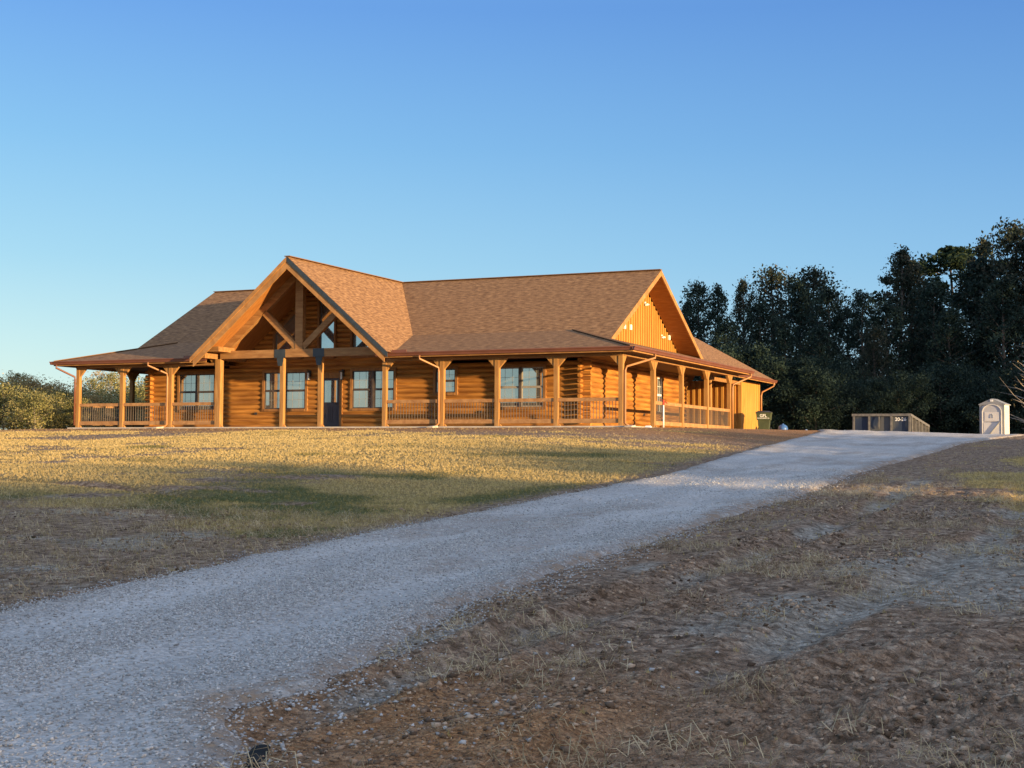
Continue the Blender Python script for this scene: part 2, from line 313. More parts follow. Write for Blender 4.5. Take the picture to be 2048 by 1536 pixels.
# scatter helper: copies a small mesh to many places inside one object
def scatter(name,bv,bf,P,S,mat,label,cat,flat=.7,upright=False,attr=None,kind='stuff'):
    n=len(P); r=rng; bv=np.asarray(bv,float); k=len(bv)
    if upright:
        t=r.random(n)*2*np.pi; c,s_=np.cos(t),np.sin(t); Rm=np.zeros((n,3,3)); Rm[:,0,0]=c;Rm[:,0,1]=-s_;Rm[:,1,0]=s_;Rm[:,1,1]=c;Rm[:,2,2]=1
    else:
        q=r.normal(size=(n,4));q/=np.linalg.norm(q,axis=1)[:,None];w,x,y,z=q.T
        Rm=np.stack([np.stack([1-2*(y*y+z*z),2*(x*y-z*w),2*(x*z+y*w)],-1),np.stack([2*(x*y+z*w),1-2*(x*x+z*z),2*(y*z-x*w)],-1),np.stack([2*(x*z-y*w),2*(y*z+x*w),1-2*(x*x+y*y)],-1)],1)
    B=bv[None]*(1 if upright else (1+.35*r.normal(size=(n,k,1))).clip(.5,1.6))
    W=np.einsum('nij,nkj->nki',Rm,B)*S[:,None,None if S.ndim==1 else slice(None)]
    if not upright: W[:,:,2]*=flat
    W+=P[:,None,:]; Fq=(np.arange(n)[:,None,None]*k+np.asarray(bf)[None]).reshape(-1,len(bf[0]))
    a={'tone':np.repeat(attr if attr is not None else r.random(n),k)}
    o=bigmesh(name,W.reshape(-1,3),Fq,mat,a); 
    if kind: o['kind']=kind
    if label: o['label']=label;o['category']=cat
    return o
def tonemat(name,stops,rough=.9,spec=.15,trans=0.):
    m,nt,b=base(name,rough,spec); at=nd(nt,'ShaderNodeAttribute',attribute_name='tone')
    col=ramp(nt,stops,at.outputs['Fac']); nt.links.new(col,b.inputs['Base Color'])
    if trans:
        tr=nd(nt,'ShaderNodeBsdfTranslucent'); nt.links.new(col,tr.inputs[0]); mx=nd(nt,'ShaderNodeMixShader'); mx.inputs[0].default_value=trans
        nt.links.new(b.outputs[0],mx.inputs[1]);nt.links.new(tr.outputs[0],mx.inputs[2]);nt.links.new(mx.outputs[0],nt.nodes['Material Output'].inputs[0])
    return m
octv=[(1,0,0),(-1,0,0),(0,1,0),(0,-1,0),(0,0,.8),(0,0,-.8)];octf=[(0,2,4),(2,1,4),(1,3,4),(3,0,4),(2,0,5),(1,2,5),(3,1,5),(0,3,5)]
def pts(n,x0,x1,y0,y1,fn=None,view=True):
    x=rng.uniform(x0,x1,n);y=rng.uniform(y0,y1,n);k=np.ones(n,bool)
    if view:k&=inview(x,y)
    if fn is not None:k&=rng.random(n)<fn(x,y)
    return x[k],y[k]
gs=[]
clump=lambda x,y:sst(-.25,.35,fbm(x*1.6,y*.45,.9,3,17))
def trk(x,y):
    e=np.interp(y,LY,LX); return np.exp(-((x-e-.95)/.32)**4)+np.exp(-((x-e-2.45)/.32)**4)
for (n,y0,y1,s0,s1) in ((120000,-46.5,-40,.0035,.0125),(70000,-40,-33,.005,.013),(26000,-33,-20,.007,.014)):
    x,y=pts(n,9.2,15.2,y0,y1,lambda x,y:sst(-.45,.25,drive_in(x,y))*(.35+.65*clump(x,y))*(1-.55*trk(x,y)))
    gs.append((x,y,rng.uniform(s0,s1,len(x))))
x,y=pts(3200,12.8,15.6,-46,-41,lambda x,y:.6*np.exp(-((x-14.2)/.6)**2-((y+43.2)/.8)**2)+.03);gs.append((x,y,rng.uniform(.005,.019,len(x))))
x=np.concatenate([g[0] for g in gs]);y=np.concatenate([g[1] for g in gs]);s=np.concatenate([g[2] for g in gs]); s=s*(1+.45*(rng.random(len(s))>.965))
scatter('gravel',octv,octf,np.c_[x,y,surf(x,y)+s*.25],s,tonemat('limestone_chips',[(0,(.28,.27,.26)),(.35,(.41,.40,.385)),(.8,(.53,.52,.50)),(1,(.66,.645,.62))]),None,None)
# soil clods on the bare right hand ground
x,y=pts(230000,12.9,21,-46.5,-28,lambda x,y:(drive_in(x,y)<-.05)*(.12+.88*sst(-.05,.35,fbm(x,y,1.1,3,51)))*(1-.7*trkr(x,y))); s=rng.gamma(1.5,.0042,len(x)).clip(.003,.03)
scatter('soil_clods',octv,octf,np.c_[x,y,surf(x,y)+s*.15],s,tonemat('soil_clod_dirt',[(0,(.09,.06,.04)),(.5,(.26,.175,.115)),(.85,(.43,.30,.20)),(1,(.60,.45,.32))]),None,None)
x,y=pts(16000,1,9.8,-41,-32,lambda x,y:(drive_in(x,y)<-.05)*sst(-.1,.3,fbm(x,y,1.1,3,53)));s=rng.gamma(1.6,.006,len(x)).clip(.005,.04)
scatter('soil_clods',octv,octf,np.c_[x,y,surf(x,y)+s*.15],s,bpy.data.materials['soil_clod_dirt'],None,None)
# grass
def blades(n,lo=.03,hi=.09,w=.007):
    v=[];f=[]
    for i in range(n):
        a=rnd.uniform(0,6.28);r0=rnd.uniform(0,.035);h=rnd.uniform(lo,hi);l=rnd.uniform(.1,.9)*h;bx,by=r0*math.cos(a*3),r0*math.sin(a*3);ca,sa=math.cos(a),math.sin(a)
        k=len(v); v+=[(bx-sa*w,by+ca*w,-.01),(bx+sa*w,by-ca*w,-.01),(bx+ca*l,by+sa*l,h)]; f.append((k,k+1,k+2))
    return v,f
gmat=tonemat('grass_blades',[(0,(.11,.13,.045)),(.25,(.22,.20,.07)),(.4,(.44,.33,.12)),(.75,(.66,.50,.21)),(1,(.76,.61,.31))],.8,.15,.42)
GX=[];GY=[];GS=[]
for (n,x0,x1,y0,y1,s0,s1) in ((52000,-6,10,-39,-24,.5,.95),(60000,-22,10,-24,-11,.6,1.1),(46000,-34,9,-11,-1.4,.6,1.05),(26000,13,19,-36,-14,.5,1.0),(7000,13,20,-46,-36,.35,.8),(9000,12.3,19,-14,10,.5,1.1),(5000,-60,-26,-8,6,.9,1.6)):
    x,y=pts(n,x0,x1,y0,y1,lambda x,y:np.clip(lawnmask(x,y)+.05,0,1)*(drive_in(x,y)<0)*(~((x>-26)&(x<.6)&(y>-.55))),True); GX.append(x);GY.append(y);GS.append(rng.uniform(s0,s1,len(x))*.62)
x=np.concatenate(GX);y=np.concatenate(GY);s=np.concatenate(GS)
gr=(1-.6*(x>10))*np.clip(sst(-.2,.3,fbm(x,y,1.8,3,21)-.34+.34*(1-sst(-32,-27,y-.6*(x-6)))*(x<10)-.15*sst(-20,-8,y)),0,1)
tone=np.clip(.74-.50*gr+.17*rng.normal(size=len(x)),0,1)
bv,bf=blades(6)
scatter('grass',bv,bf,np.c_[x,y,surf(x,y)],s,gmat,None,None,upright=True,attr=tone)
# straw and dead stalks lying on the bare soil
def strands(n,L=.17,w=.0018):
    v=[];f=[]
    for i in range(n):
        a=rnd.uniform(0,6.28);l=rnd.uniform(.35,1)*L;bx,by=rnd.uniform(-.1,.1),rnd.uniform(-.1,.1);z0=rnd.uniform(0,.02);z1=z0+rnd.uniform(-.005,.07);ca,sa=math.cos(a),math.sin(a)
        k=len(v); mx,my,mz=bx+ca*l*.5+rnd.uniform(-.02,.02),by+sa*l*.5+rnd.uniform(-.02,.02),max(z0,z1)+rnd.uniform(0,.02)
        ex,ey=bx+ca*l,by+sa*l
        v+=[(bx-sa*w,by+ca*w,z0),(bx+sa*w,by-ca*w,z0+w),(mx+sa*w,my-ca*w,mz+w),(mx-sa*w,my+ca*w,mz),(ex,ey,z1),(ex+ca*w,ey+sa*w,z1)]
        f+=[(k,k+1,k+2,k+3),(k+3,k+2,k+5,k+4)]
    return v,f
sv,sf=strands(7)
x,y=pts(15000,12.9,21,-46.5,-20,lambda x,y:(drive_in(x,y)<-.02)*sst(-.05,.35,fbm(x,y,.8,3,61)))
x2,y2=pts(3000,2,9.9,-41,-33,lambda x,y:(drive_in(x,y)<-.02)*1.0)
x=np.r_[x,x2];y=np.r_[y,y2];s=rng.uniform(.5,1.15,len(x))
smat=tonemat('dry_straw',[(0,(.22,.15,.08)),(.5,(.45,.34,.19)),(1,(.70,.57,.36))],.8,.2,.2)
scatter('straw',sv,sf,np.c_[x,y,surf(x,y)],s,smat,None,None,upright=True)
# ---------------------------------------------------------------- house
H=empty('log_house','long log house with brown shingle roof, wraparound porch and timber truss gable','house',(0,0,0))
ZE,PP,MP=2.876,.264,.549; EF=-.70; ER=.70; EL=-26.12
GXc,GS_=-13.79,.852; ZR,YR=6.829,8.452
XR,XL=-1.25,-24.28
def up(pts_,eave,slope_dir,z):  # uv from plan: along eave, up slope
    L=[]
    e=Vector(eave);d=Vector(slope_dir)
    for p in pts_: L.append((Vector(p[:2]).dot(e),Vector(p).dot(d)))
    return L
def roofpoly(mb,P,eave,sl,k):  # k=slope
    n=math.sqrt(1+k*k); uvs=[(p[0]*eave[0]+p[1]*eave[1],(p[0]*sl[0]+p[1]*sl[1])*n) for p in P]
    mb.poly(P,uvs); return P
def under(mb,P,t):  # underside copy t below with side skirts
    Q=[(p[0],p[1],p[2]-t) for p in P]; mb.poly(Q[::-1]); Q2=[(p[0],p[1],p[2]-.012) for p in P]
    n=len(P)
    for i in range(n):
        j=(i+1)%n; mb.poly([Q[i],Q[j],Q2[j],Q2[i]])
zm=lambda y: ZR-MP*abs(y-YR)
zp=lambda y: ZE+PP*(y-EF)
zs=lambda x: ZE+PP*(ER-x)
zl=lambda x: ZE+PP*(x-EL)
zg=lambda x: ZR-.01-GS_*abs(x-GXc)
yb=(ZE-PP*EF-ZR+MP*YR)/(MP-PP)   # break between porch and main pitch
hipx=ER-(yb-EF); hipxl=EL+(yb-EF)
def gx_at(y): # half width of front gable meeting porch plane
    return (ZR-.01-zp(y))/GS_
ve=gx_at(EF); vb=gx_at(yb)
ymr=YR-(ZR-zs(XR))/MP; yml=YR-(ZR-zl(XL))/MP
# porch roof front right/left, side, left
por=MB()
roofpoly(por,[(GXc+ve,EF,zp(EF)),(ER,EF,ZE),(hipx,yb,zp(yb)),(GXc+vb,yb,zp(yb))],(1,0),(0,1),PP)
porl=MB()
roofpoly(porl,[(EL,EF,ZE),(GXc-ve,EF,zp(EF)),(GXc-vb,yb,zp(yb)),(hipxl,yb,zp(yb))],(1,0),(0,1),PP)
roofpoly(por,[(ER,EF,ZE),(ER,16.1,ZE),(hipx,16.1,zs(hipx)),(hipx,yb,zs(hipx))],(0,1),(-1,0),PP)
roofpoly(porl,[(EL,16.1,ZE),(EL,EF,ZE),(hipxl,yb,zl(hipxl)),(hipxl,16.1,zl(hipxl))],(0,-1),(1,0),PP)
proof=por.build('porch_roof',M['shingle'],H); proofl=porl.build('porch_roof',M['shingle'],H)
# main roof
mr=MB()
A=[(GXc+vb,yb,zm(yb)),(hipx,yb,zm(yb)),(XR,ymr,zm(ymr)),(XR,YR,ZR),(GXc,YR,ZR)]
roofpoly(mr,A,(1,0),(0,1),MP)
B=[(XL,yml,zm(yml)),(hipxl,yb,zm(yb)),(GXc-vb,yb,zm(yb)),(GXc,YR,ZR),(XL,YR,ZR)]
roofpoly(mr,B,(1,0),(0,1),MP)
roofpoly(mr,[(XR,YR,ZR),(XR,2*YR-ymr,zm(ymr)),(-2.3,16.4,zm(16.4)),(-23,16.4,zm(16.4)),(XL,2*YR-yml,zm(yml)),(XL,YR,ZR)],(-1,0),(0,-1),MP)
mroof=mr.build('main_roof',M['shingle'],H)
c=MB(); c.bar((XL,YR,ZR+.01),(XR,YR,ZR+.01),.26,.03); c.build('ridge_cap',M['shingle'],mroof)
c=MB(); c.bar((hipx,yb,zs(hipx)+.02),(ER,EF,ZE+.02),.24,.035); c.build('hip_cap',M['shingle'],proof); c=MB(); c.bar((hipxl,yb,zl(hipxl)+.02),(EL,EF,ZE+.02),.24,.035); c.build('hip_cap',M['shingle'],proofl)
# soffit under the main rakes
for (xa,xb) in ((XR-.02,-2.22),(XL+.02,-23.0)):
    s=MB()
    for (y0,y1) in ((2.35,YR),(YR,2*YR-2.35)):
        za,zb=zm(y0)-.16,zm(y1)-.16
        s.prism([(xa,y0,za),(xa,y1,zb),(xb,y1,zb),(xb,y0,za)],(0,0,.05))
    s.build('rake_soffit',M['soffit'],mroof)
for xa in (XR,XL):
    s=MB()
    sg=1 if xa==XR else -1
    for (y0,y1) in ((ymr-.02,YR),(2*YR-ymr+.02,YR)):
        s.prism([(xa-.03*sg,y0,zm(y0)-.25),(xa-.03*sg,y1,zm(y1)-.25),(xa-.03*sg,y1,zm(y1)-.012),(xa-.03*sg,y0,zm(y0)-.012)],(.05*sg,0,0))
    s.build('rake_board',M['rake'],mroof)
# front gable roof
g=MB(); YG=-1.2
for sg in (1,-1):
    P=[(GXc+sg*ve,YG,zg(GXc+ve)),(GXc+sg*ve,EF,zg(GXc+ve)),(GXc+sg*vb,yb,zp(yb)+.004),(GXc,YR,ZR-.01),(GXc,YG,ZR-.01)]
    if sg<0:P=P[::-1]
    roofpoly(g,P,(0,1),(-sg,0),GS_)
groof=g.build('front_gable_roof',M['shingle'],H)
c=MB(); c.bar((GXc,YG,ZR+.005),(GXc,YR,ZR+.005),.26,.03); c.build('ridge_cap',M['shingle'],groof)
s=MB()
for sg in (1,-1):
    x1=GXc+sg*(ve-.25)
    s.prism([(GXc,YG+.03,zg(GXc)-.20),(x1,YG+.03,zg(x1)-.20),(x1,2.05,zg(x1)-.20),(GXc,2.05,zg(GXc)-.20)],(0,0,.06))
s.build('gable_soffit',M['soffit'],groof)
def rakeband(sg,off,w,y,t,mat,name,tip=0.):
    # band along the rake, 'off' below the roof surface (vertical), 'w' deep (vertical)
    x1=GXc+sg*(ve+tip); m=MB()
    m.prism([(GXc,y,zg(GXc)-off),(x1,y,zg(x1)-off),(x1-sg*.0,y,zg(x1)-off-w),(GXc,y,zg(GXc)-off-w)],(0,t,0)); return m.build(name,mat,groof)
rakeband(-1,.015,.19,YG-.05,.05,M['rake'],'rake_board',.02)
rakeband(1,.015,.19,YG-.05,.05,M['plate'],'rake_board',.02)['label']='dark upper rake board on the right slope of the front gable'
rakeband(-1,.18,.32,YG-.015,.045,M['rake'],'rake_board',-.12); rakeband(1,.18,.32,YG-.015,.045,M['rake'],'rake_board',-.12)
# gutters
def gutter(p,q,out,name='gutter'):
    p=Vector(p);q=Vector(q);o=Vector(out);m=MB()
    prof=[(0,0),(.02,-.11),(.085,-.13),(.10,-.06),(.135,-.02),(.135,.012),(.12,.012),(.12,-.012),(.088,-.05),(.075,-.118),(.03,-.1),(.012,0)]
    P=[p+o*a+Vector((0,0,b)) for a,b in prof]; m.prism([tuple(v) for v in P],q-p); return m.build(name,M['gutter'],H)
def fascia(p,q,out,wide=.04):
    m=MB(); p=Vector(p);q=Vector(q);o=Vector(out)
    a=[p-o*.0+Vector((0,0,-.01)),p-o*.04+Vector((0,0,-.01)),p-o*.04+Vector((0,0,-.195)),p+Vector((0,0,-.195))]
    m.prism([tuple(v) for v in a],q-p); m2=MB()
    return m.build('fascia',M['rake'],H)
zg0=ZE-.012
g1=gutter((GXc-ve+.45,EF-.0,zg0),(EL,EF,zg0),(0,-1,0)); g2=gutter((ER+.0,EF,zg0),(-9.93,EF,zg0),(0,-1,0)); g3=gutter((ER,EF-.13,zg0),(ER,16.1,zg0),(1,0,0))
g0=gutter((EL,16.1,zg0),(EL,EF-.13,zg0),(-1,0,0))
fascia((-9.6,EF+.0,ZE),(ER-.003,EF,ZE),(0,-1,0)); fascia((EL+.003,EF,ZE),(GXc-ve+.4,EF,ZE),(0,-1,0)); fascia((ER,EF+.002,ZE),(ER,16.1,ZE),(1,0,0)); fascia((EL,EF+.002,ZE),(EL,16.1,ZE),(-1,0,0))
# small metal diverters at the gable valleys
for sx in (1,-1):
    xa=GXc+sx*(ve+.02); m=MB().box((xa-.02,EF-.14,ZE-.012),(xa+sx*.62,EF-.115,ZE+.09)); m.build('rain_diverter',M['gutter'],g2 if sx>0 else g1)
# porch ceilings
zc=2.69
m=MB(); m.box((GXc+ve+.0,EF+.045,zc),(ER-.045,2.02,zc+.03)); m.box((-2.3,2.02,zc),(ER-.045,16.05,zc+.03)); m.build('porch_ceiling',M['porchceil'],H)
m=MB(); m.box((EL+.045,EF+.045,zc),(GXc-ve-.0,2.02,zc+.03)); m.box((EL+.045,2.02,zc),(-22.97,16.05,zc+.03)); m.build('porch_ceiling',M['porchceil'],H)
# slab
m=MB(); m.box((-25.62,-.32,-.34),(.36,15.4,0)); m.box((-1.75,15.4,-.34),(-6,21.6,-.003)); m.build('porch_slab',M['concrete'],H)
# log walls -------------------------------------------------
def logprof(row_h,b):  # (outward, z)
    n=6; return [(0,0)]+[(b*math.sin(math.pi*(.06+.88*i/n))+.012,row_h*(.015+.97*i/n)) for i in range(n+1)]+[(0,row_h)]
def logwall(name,axis,fixed,sgn,u0,u1,z0,z1,openings,mat,rh=.2):
    m=MB(); n=int(round((z1-z0)/rh))
    for k in range(n):
        z=z0+k*rh; iv=[(u0,u1)]
        for (a,b,c_,d) in openings:
            if c_<z+rh/2<d:
                nv=[]
                for (p,q) in iv:
                    if b<=p or a>=q: nv.append((p,q)); continue
                    if a>p: nv.append((p,a))
                    if b<q: nv.append((b,q))
                iv=nv
        for (p,q) in iv:
            if axis=='x': P=[(p,fixed-sgn*o,z+h) for o,h in logprof(rh,.075)]; m.prism(P,(q-p,0,0))
            else: P=[(fixed+sgn*o,p,z+h) for o,h in logprof(rh,.075)]; m.prism(P,(0,q-p,0))
    return m.build(name,mat,H,False)
wins=[(-21.49,-19.42),(-17.03,-14.77),(-12.68,-10.5),(-8.79,-7.69),(-6.03,-3.84)]
ops=[(a+.1,b-.1,.8,2.4) for a,b in wins]; ops[3]=(ops[3][0],ops[3][1],1.4,2.4); ops.append((-14.05,-13.2,-.1,2.2))
fw=logwall('log_wall','x',2.08,1,-22.97,-2.3,0,2.6,ops,M['log_x'])
sw=logwall('log_wall','y',-2.38,1,2.05,15.33,0,2.8,[(10.93,11.68,.8,2.4)],M['log_y'])
logwall('log_wall','y',-22.89,-1,2.05,15.33,0,2.8,[],M['log_y'])
# log ends crossing at the corners
n8=[(math.cos(2*math.pi*i/8),math.sin(2*math.pi*i/8)) for i in range(8)]
for (x0,dx,xs) in ((-2.34,.36,-2.37),(-22.93,-.36,-22.9)):
    m=MB(); mb=MB()
    for k in range(13):
        z=.1+.2*k; m.prism([(x0,2.06+.07*a,z+.085*b) for a,b in n8],(dx,0,0))
        m.prism([(xs+.07*a,2.1,z+.1+.085*b) for a,b in n8],(0,-.32,0)); mb.prism([(xs+.07*a,15.3,z+.1+.098*b) for a,b in n8],(0,.36,0))
    m.build('log_ends',M['log_x'],fw); mb.build('log_ends',M['log_y'],fw)

m=MB(); m.box((-22.8,2.1,0),(-2.5,2.14,2.6)); m.box((-2.42,2.13,0),(-2.46,15.3,3.0)); m.box((-22.85,2.13,0),(-22.81,15.3,3.0)); m.box((-22.9,15.32,0),(-2.35,15.4,3.4)); m.build('inner_wall',M['bronze'],H)
# gable ends of the main roof: board and batten
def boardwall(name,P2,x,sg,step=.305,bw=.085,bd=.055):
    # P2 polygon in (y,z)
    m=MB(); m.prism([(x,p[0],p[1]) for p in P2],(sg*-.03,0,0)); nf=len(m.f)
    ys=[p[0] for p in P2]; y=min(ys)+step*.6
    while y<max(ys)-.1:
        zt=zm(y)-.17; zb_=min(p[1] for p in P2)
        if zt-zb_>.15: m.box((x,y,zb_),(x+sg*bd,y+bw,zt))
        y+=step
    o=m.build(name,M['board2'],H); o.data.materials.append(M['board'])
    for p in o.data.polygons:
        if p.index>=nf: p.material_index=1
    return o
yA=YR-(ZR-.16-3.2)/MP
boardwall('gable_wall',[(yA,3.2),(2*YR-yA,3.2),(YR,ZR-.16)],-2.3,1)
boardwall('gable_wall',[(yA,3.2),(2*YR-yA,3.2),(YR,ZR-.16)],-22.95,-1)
m=MB(); m.box((-2.29,3.9,zs(-2.29)+.0),(-2.25,13,zs(-2.29)+.06)); 
# upper front gable log wall with tall windows following the roof
zt=lambda x: zg(x)-.21
gw=[(-14.24,-13.42),(-12.63,-11.2),(-16.46,-15.03)]
m=MB(); z=2.6
while z<6.4:
    z1=z+.2; xh=(ZR-.01-.21-(z+.02))/GS_; hw=ve+.35 if z<3.2 else xh-.03; iv=[(GXc-hw,GXc+hw)]
    for a,b in gw:
        top=min(zt(a),zt(b))-.3 if a>GXc or b<GXc else 5.55
        hi=max(zt(a),zt(b))-.34 if (a>GXc or b<GXc) else 5.55
        if 2.95<z+.1<hi:
            nv=[]
            for p,q in iv:
                # slanted top: clip by where the roof less .34 is above this row
                if a>GXc: aa,bb=a,min(b,GXc+(ZR-.22-.34-z)/GS_)
                elif b<GXc: aa,bb=max(a,GXc-(ZR-.22-.34-z)/GS_),b
                else: aa,bb=a,b
                if bb<=aa or bb<=p or aa>=q: nv.append((p,q)); continue
                if aa>p:nv.append((p,aa))
                if bb<q:nv.append((bb,q))
            iv=nv
    for p,q in iv:
        if q-p>.05: m.prism([(p,2.08-o,z+h) for o,h in logprof(.2,.075)],(q-p,0,0))
    z=z1
m.build('gable_log_wall',M['log_x'],H)
for a,b in gw:
    if a>GXc: P=[(a,2.95),(b,2.95),(b,zt(b)-.3),(a,zt(a)-.3)]
    elif b<GXc: P=[(a,2.95),(b,2.95),(b,zt(b)-.3),(a,zt(a)-.3)]
    else: P=[(a,2.95),(b,2.95),(b,5.6),(a,5.6)]
    fr=MB(); n=4
    for i in range(4):
        p=P[i];q=P[(i+1)%4]; fr.bar((p[0],1.97,p[1]),(q[0],1.97,q[1]),.09,.11,(0,1,0))
    w=fr.build('gable_window',M['trim'],H)
    pn=MB(); pn.prism([(p[0],2.03,p[1]) for p in P],(0,.02,0)); pn.build('pane',M['glass_up'],w)
# ---------------- windows
def window(x0,x1,z0,z1,yf=2.0,units=2):
    t=.105; fr=MB(); yo=1.955
    fr.box((x0,yo,z0),(x0+t,2.06,z1)); fr.box((x1-t,yo,z0),(x1,2.06,z1)); fr.box((x0+t,yo,z1-t),(x1-t,2.06,z1)); fr.box((x0+t,yo-.02,z0),(x1-t,2.06,z0+t))
    w=fr.build('window',M['trim'],H)
    a,b=x0+t,x1-t; gap=.09 if units==2 else 0; uw=(b-a-gap)/units; zc_=(z0+z1)/2
    if units==2: MB().box((a+uw,1.95,z0+t),(a+uw+gap,2.06,z1-t)).build('mullion',M['bronze'],w)
    for k in range(units):
        u0=a+k*(uw+gap);u1=u0+uw; s=MB(); e=.045
        for (q0,q1,yy) in ((z0+t,zc_,2.0),(zc_,z1-t,2.015)):
            s.box((u0,yy-.02,q0),(u0+e,yy+.03,q1)); s.box((u1-e,yy-.02,q0),(u1,yy+.03,q1)); s.box((u0+e,yy-.02,q0),(u1-e,yy+.03,q0+e)); s.box((u0+e,yy-.02,q1-e),(u1-e,yy+.03,q1))
        s.build('sash',M['vinyl'] if x0>-7 else M['bronze'],w)
        p=MB(); p.box((u0+e,2.012,z0+t+e),(u1-e,2.02,zc_-e)); p.box((u0+e,2.027,zc_+e),(u1-e,2.035,z1-t-e)); p.build('pane',M['glass'],w)
        for (g0_,g1_,gy_) in ((z0+t+e,zc_-e,2.008),(zc_+e,z1-t-e,2.023)):
            gl=MB()
            for i in (1,2):
                xx=u0+uw*i/3; gl.box((xx-.006,gy_,g0_),(xx+.006,gy_+.0035,g1_))
            gl.box((u0+e,gy_+.0005,(g0_+g1_)/2-.006),(u1-e,gy_+.003,(g0_+g1_)/2+.006)); gl.build('grille',M['vinyl'],w)
    return w
for i,(a,b) in enumerate(wins): window(a,b,.70 if i!=3 else 1.30,2.47,2,2 if i!=3 else 1)
# side window
fr=MB(); xx=-2.3
for (ya_,yb_,za,zb_) in ((10.83,10.93,.72,2.47),(11.68,11.78,.72,2.47),(10.93,11.68,2.37,2.47),(10.93,11.68,.72,.82)): fr.box((-2.36,ya_,za),(-2.24,yb_,zb_))
w=fr.build('window',M['trim'],H)
s=MB()
for (q0,q1) in ((.82,1.6),(1.6,2.37)):
    s.box((-2.33,10.93,q0),(-2.27,10.975,q1));s.box((-2.33,11.635,q0),(-2.27,11.68,q1));s.box((-2.33,10.975,q0),(-2.27,11.635,q0+.045));s.box((-2.33,10.975,q1-.045),(-2.27,11.635,q1))
s.build('sash',M['white'],w); MB().box((-2.32,10.975,.86),(-2.31,11.635,2.33)).build('pane',M['glass'],w)
s=MB()
for i in (1,2): s.box((-2.306,10.975+.22*i-.009,.86),(-2.303,10.975+.22*i+.009,2.33))
s.box((-2.306,10.975,1.97),(-2.303,11.635,1.99)); s.build('grille',M['white'],w)
# door
fr=MB(); fr.box((-14.16,1.955,0.003),(-14.06,2.06,2.2)); fr.box((-13.19,1.955,.003),(-13.07,2.06,2.2)); fr.box((-14.16,1.955,2.2),(-13.07,2.06,2.3)); fr.box((-14.06,1.97,2.08),(-13.19,2.06,2.2)); fr.build('door_frame',M['trim'],H)
d=MB().box((-14.055,2.01,.02),(-13.195,2.05,2.07)).build('front_door',M['door'],H)
MB().box((-13.93,1.998,1.07),(-13.32,2.004,1.98)).build('door_glass',M['glass'],d)
m=MB()
for a in (-13.94,-13.58):
    m.box((a,1.995,.25),(a+.03,2.01,.9));m.box((a+.25,1.995,.25),(a+.28,2.01,.9));m.box((a+.03,1.995,.25),(a+.25,2.01,.28));m.box((a+.03,1.995,.87),(a+.25,2.01,.9));m.box((a+.07,2.0,.33),(a+.21,2.01,.82))
m.build('door_panel',M['door'],d); MB().tube([(-13.27,2.01,1.0),(-13.27,1.95,1.0),(-13.36,1.945,1.0)],.014,6).build('handle',M['iron'],d)
m=MB().box((-14.06,1.86,0.003),(-13.19,2.0,.03)); m.build('door_sill',M['vinyl'],d)
# wreath like hanging plant ornament seen in the window left of the door
# wall lamps
for x in (-14.62,-13.0):
    l=MB(); l.box((x-.05,1.90,2.16),(x+.05,1.97,2.42)); l.tube([(x,1.93,2.40),(x,1.84,2.44),(x,1.80,2.38)],.014,6); l.box((x-.08,1.72,2.33),(x+.08,1.88,2.36)); l.box((x-.075,1.73,1.99),(x+.075,1.87,2.01))
    for a in (-.07,.07):
        for b in (1.735,1.865): l.box((x+a-.006,b-.006,2.01),(x+a+.006,b+.006,2.33))
    l=l.build('wall_lamp',M['iron'],H); MB().tube([(x,1.80,2.02),(x,1.80,2.31)],.05,8).build('lamp_glass',M['frost'],l)
for (x,z) in ((-17.35,.62),(-6.65,.62)): MB().box((x-.06,1.965,z-.05),(x+.06,2.0,z+.05)).build('outlet_box',M['iron'],H)
MB().box((-2.31,9.2,.62),(-2.26,9.32,.72)).build('outlet_box',M['iron'],H)
# flood lights and boxes on the right gable wall
for y,z,k in ((9.32,5.5,1),(6.59,4.29,0),(7.35,4.31,0),(11.6,4.25,1),(12.6,4.27,0)):
    m=MB()
    if k:
        m.box((-2.28,y-.06,z-.08),(-2.24,y+.06,z+.08)); m.tube([(-2.22,y-.04,z),(-2.13,y-.11,z-.05)],[.02,.05],8); m.tube([(-2.22,y+.04,z),(-2.13,y+.11,z-.05)],[.02,.05],8); m.build('flood_light',M['white'],H)
    else: m.box((-2.28,y-.09,z-.11),(-2.20,y+.09,z+.11)); m.box((-2.2,y-.06,z-.08),(-2.185,y+.06,z+.08)); m.build('junction_box',M['white'],H)
# ---------------- posts
PX=[0,-2.571,-5.005,-7.358,-9.908,-12.886,-14.702,-17.843,-20.31,-22.89,-25.3]; PW=.085
zb=2.59
def post(x,y,top=zb,braces=(),w=PW):
    o=MB().box((-w,-w,.0),(w,w,top)).build('porch_post',M['post'],H); o.location=(x,y,0)
    for (dx,dy) in braces:
        m=MB(); t=.06
        if dx: m.prism([(dx*w,-t,top-.37),(dx*(w+.33),-t,top-.01),(dx*(w+.33),-t,top+.04),(dx*w,-t,top+.04)],(0,2*t,0))
        else: m.prism([(-t,dy*w,top-.37),(-t,dy*(w+.33),top-.01),(-t,dy*(w+.33),top+.04),(-t,dy*w,top+.04)],(2*t,0,0))
        m.build('brace',M['post'],o)
    m=MB(); m.prism([(w,-.05,0.002),(w+.1,-.05,.002),(w,-.05,.13)],(0,.1,0)); m.build('post_foot',M['post'],o)
    return o
for i,x in enumerate(PX):
    if i in (5,6): post(x,0,2.84,())
    elif i==4: post(x,0,zb,((1,0),))
    elif i==7: post(x,0,2.84,((-1,0),),.125)
    elif i==0: post(x,0,zb,((-1,0),(0,1)))
    elif i==10: post(x,0,zb,((1,0),(0,1)))
    else: post(x,0,zb,((-1,0),(1,0)))
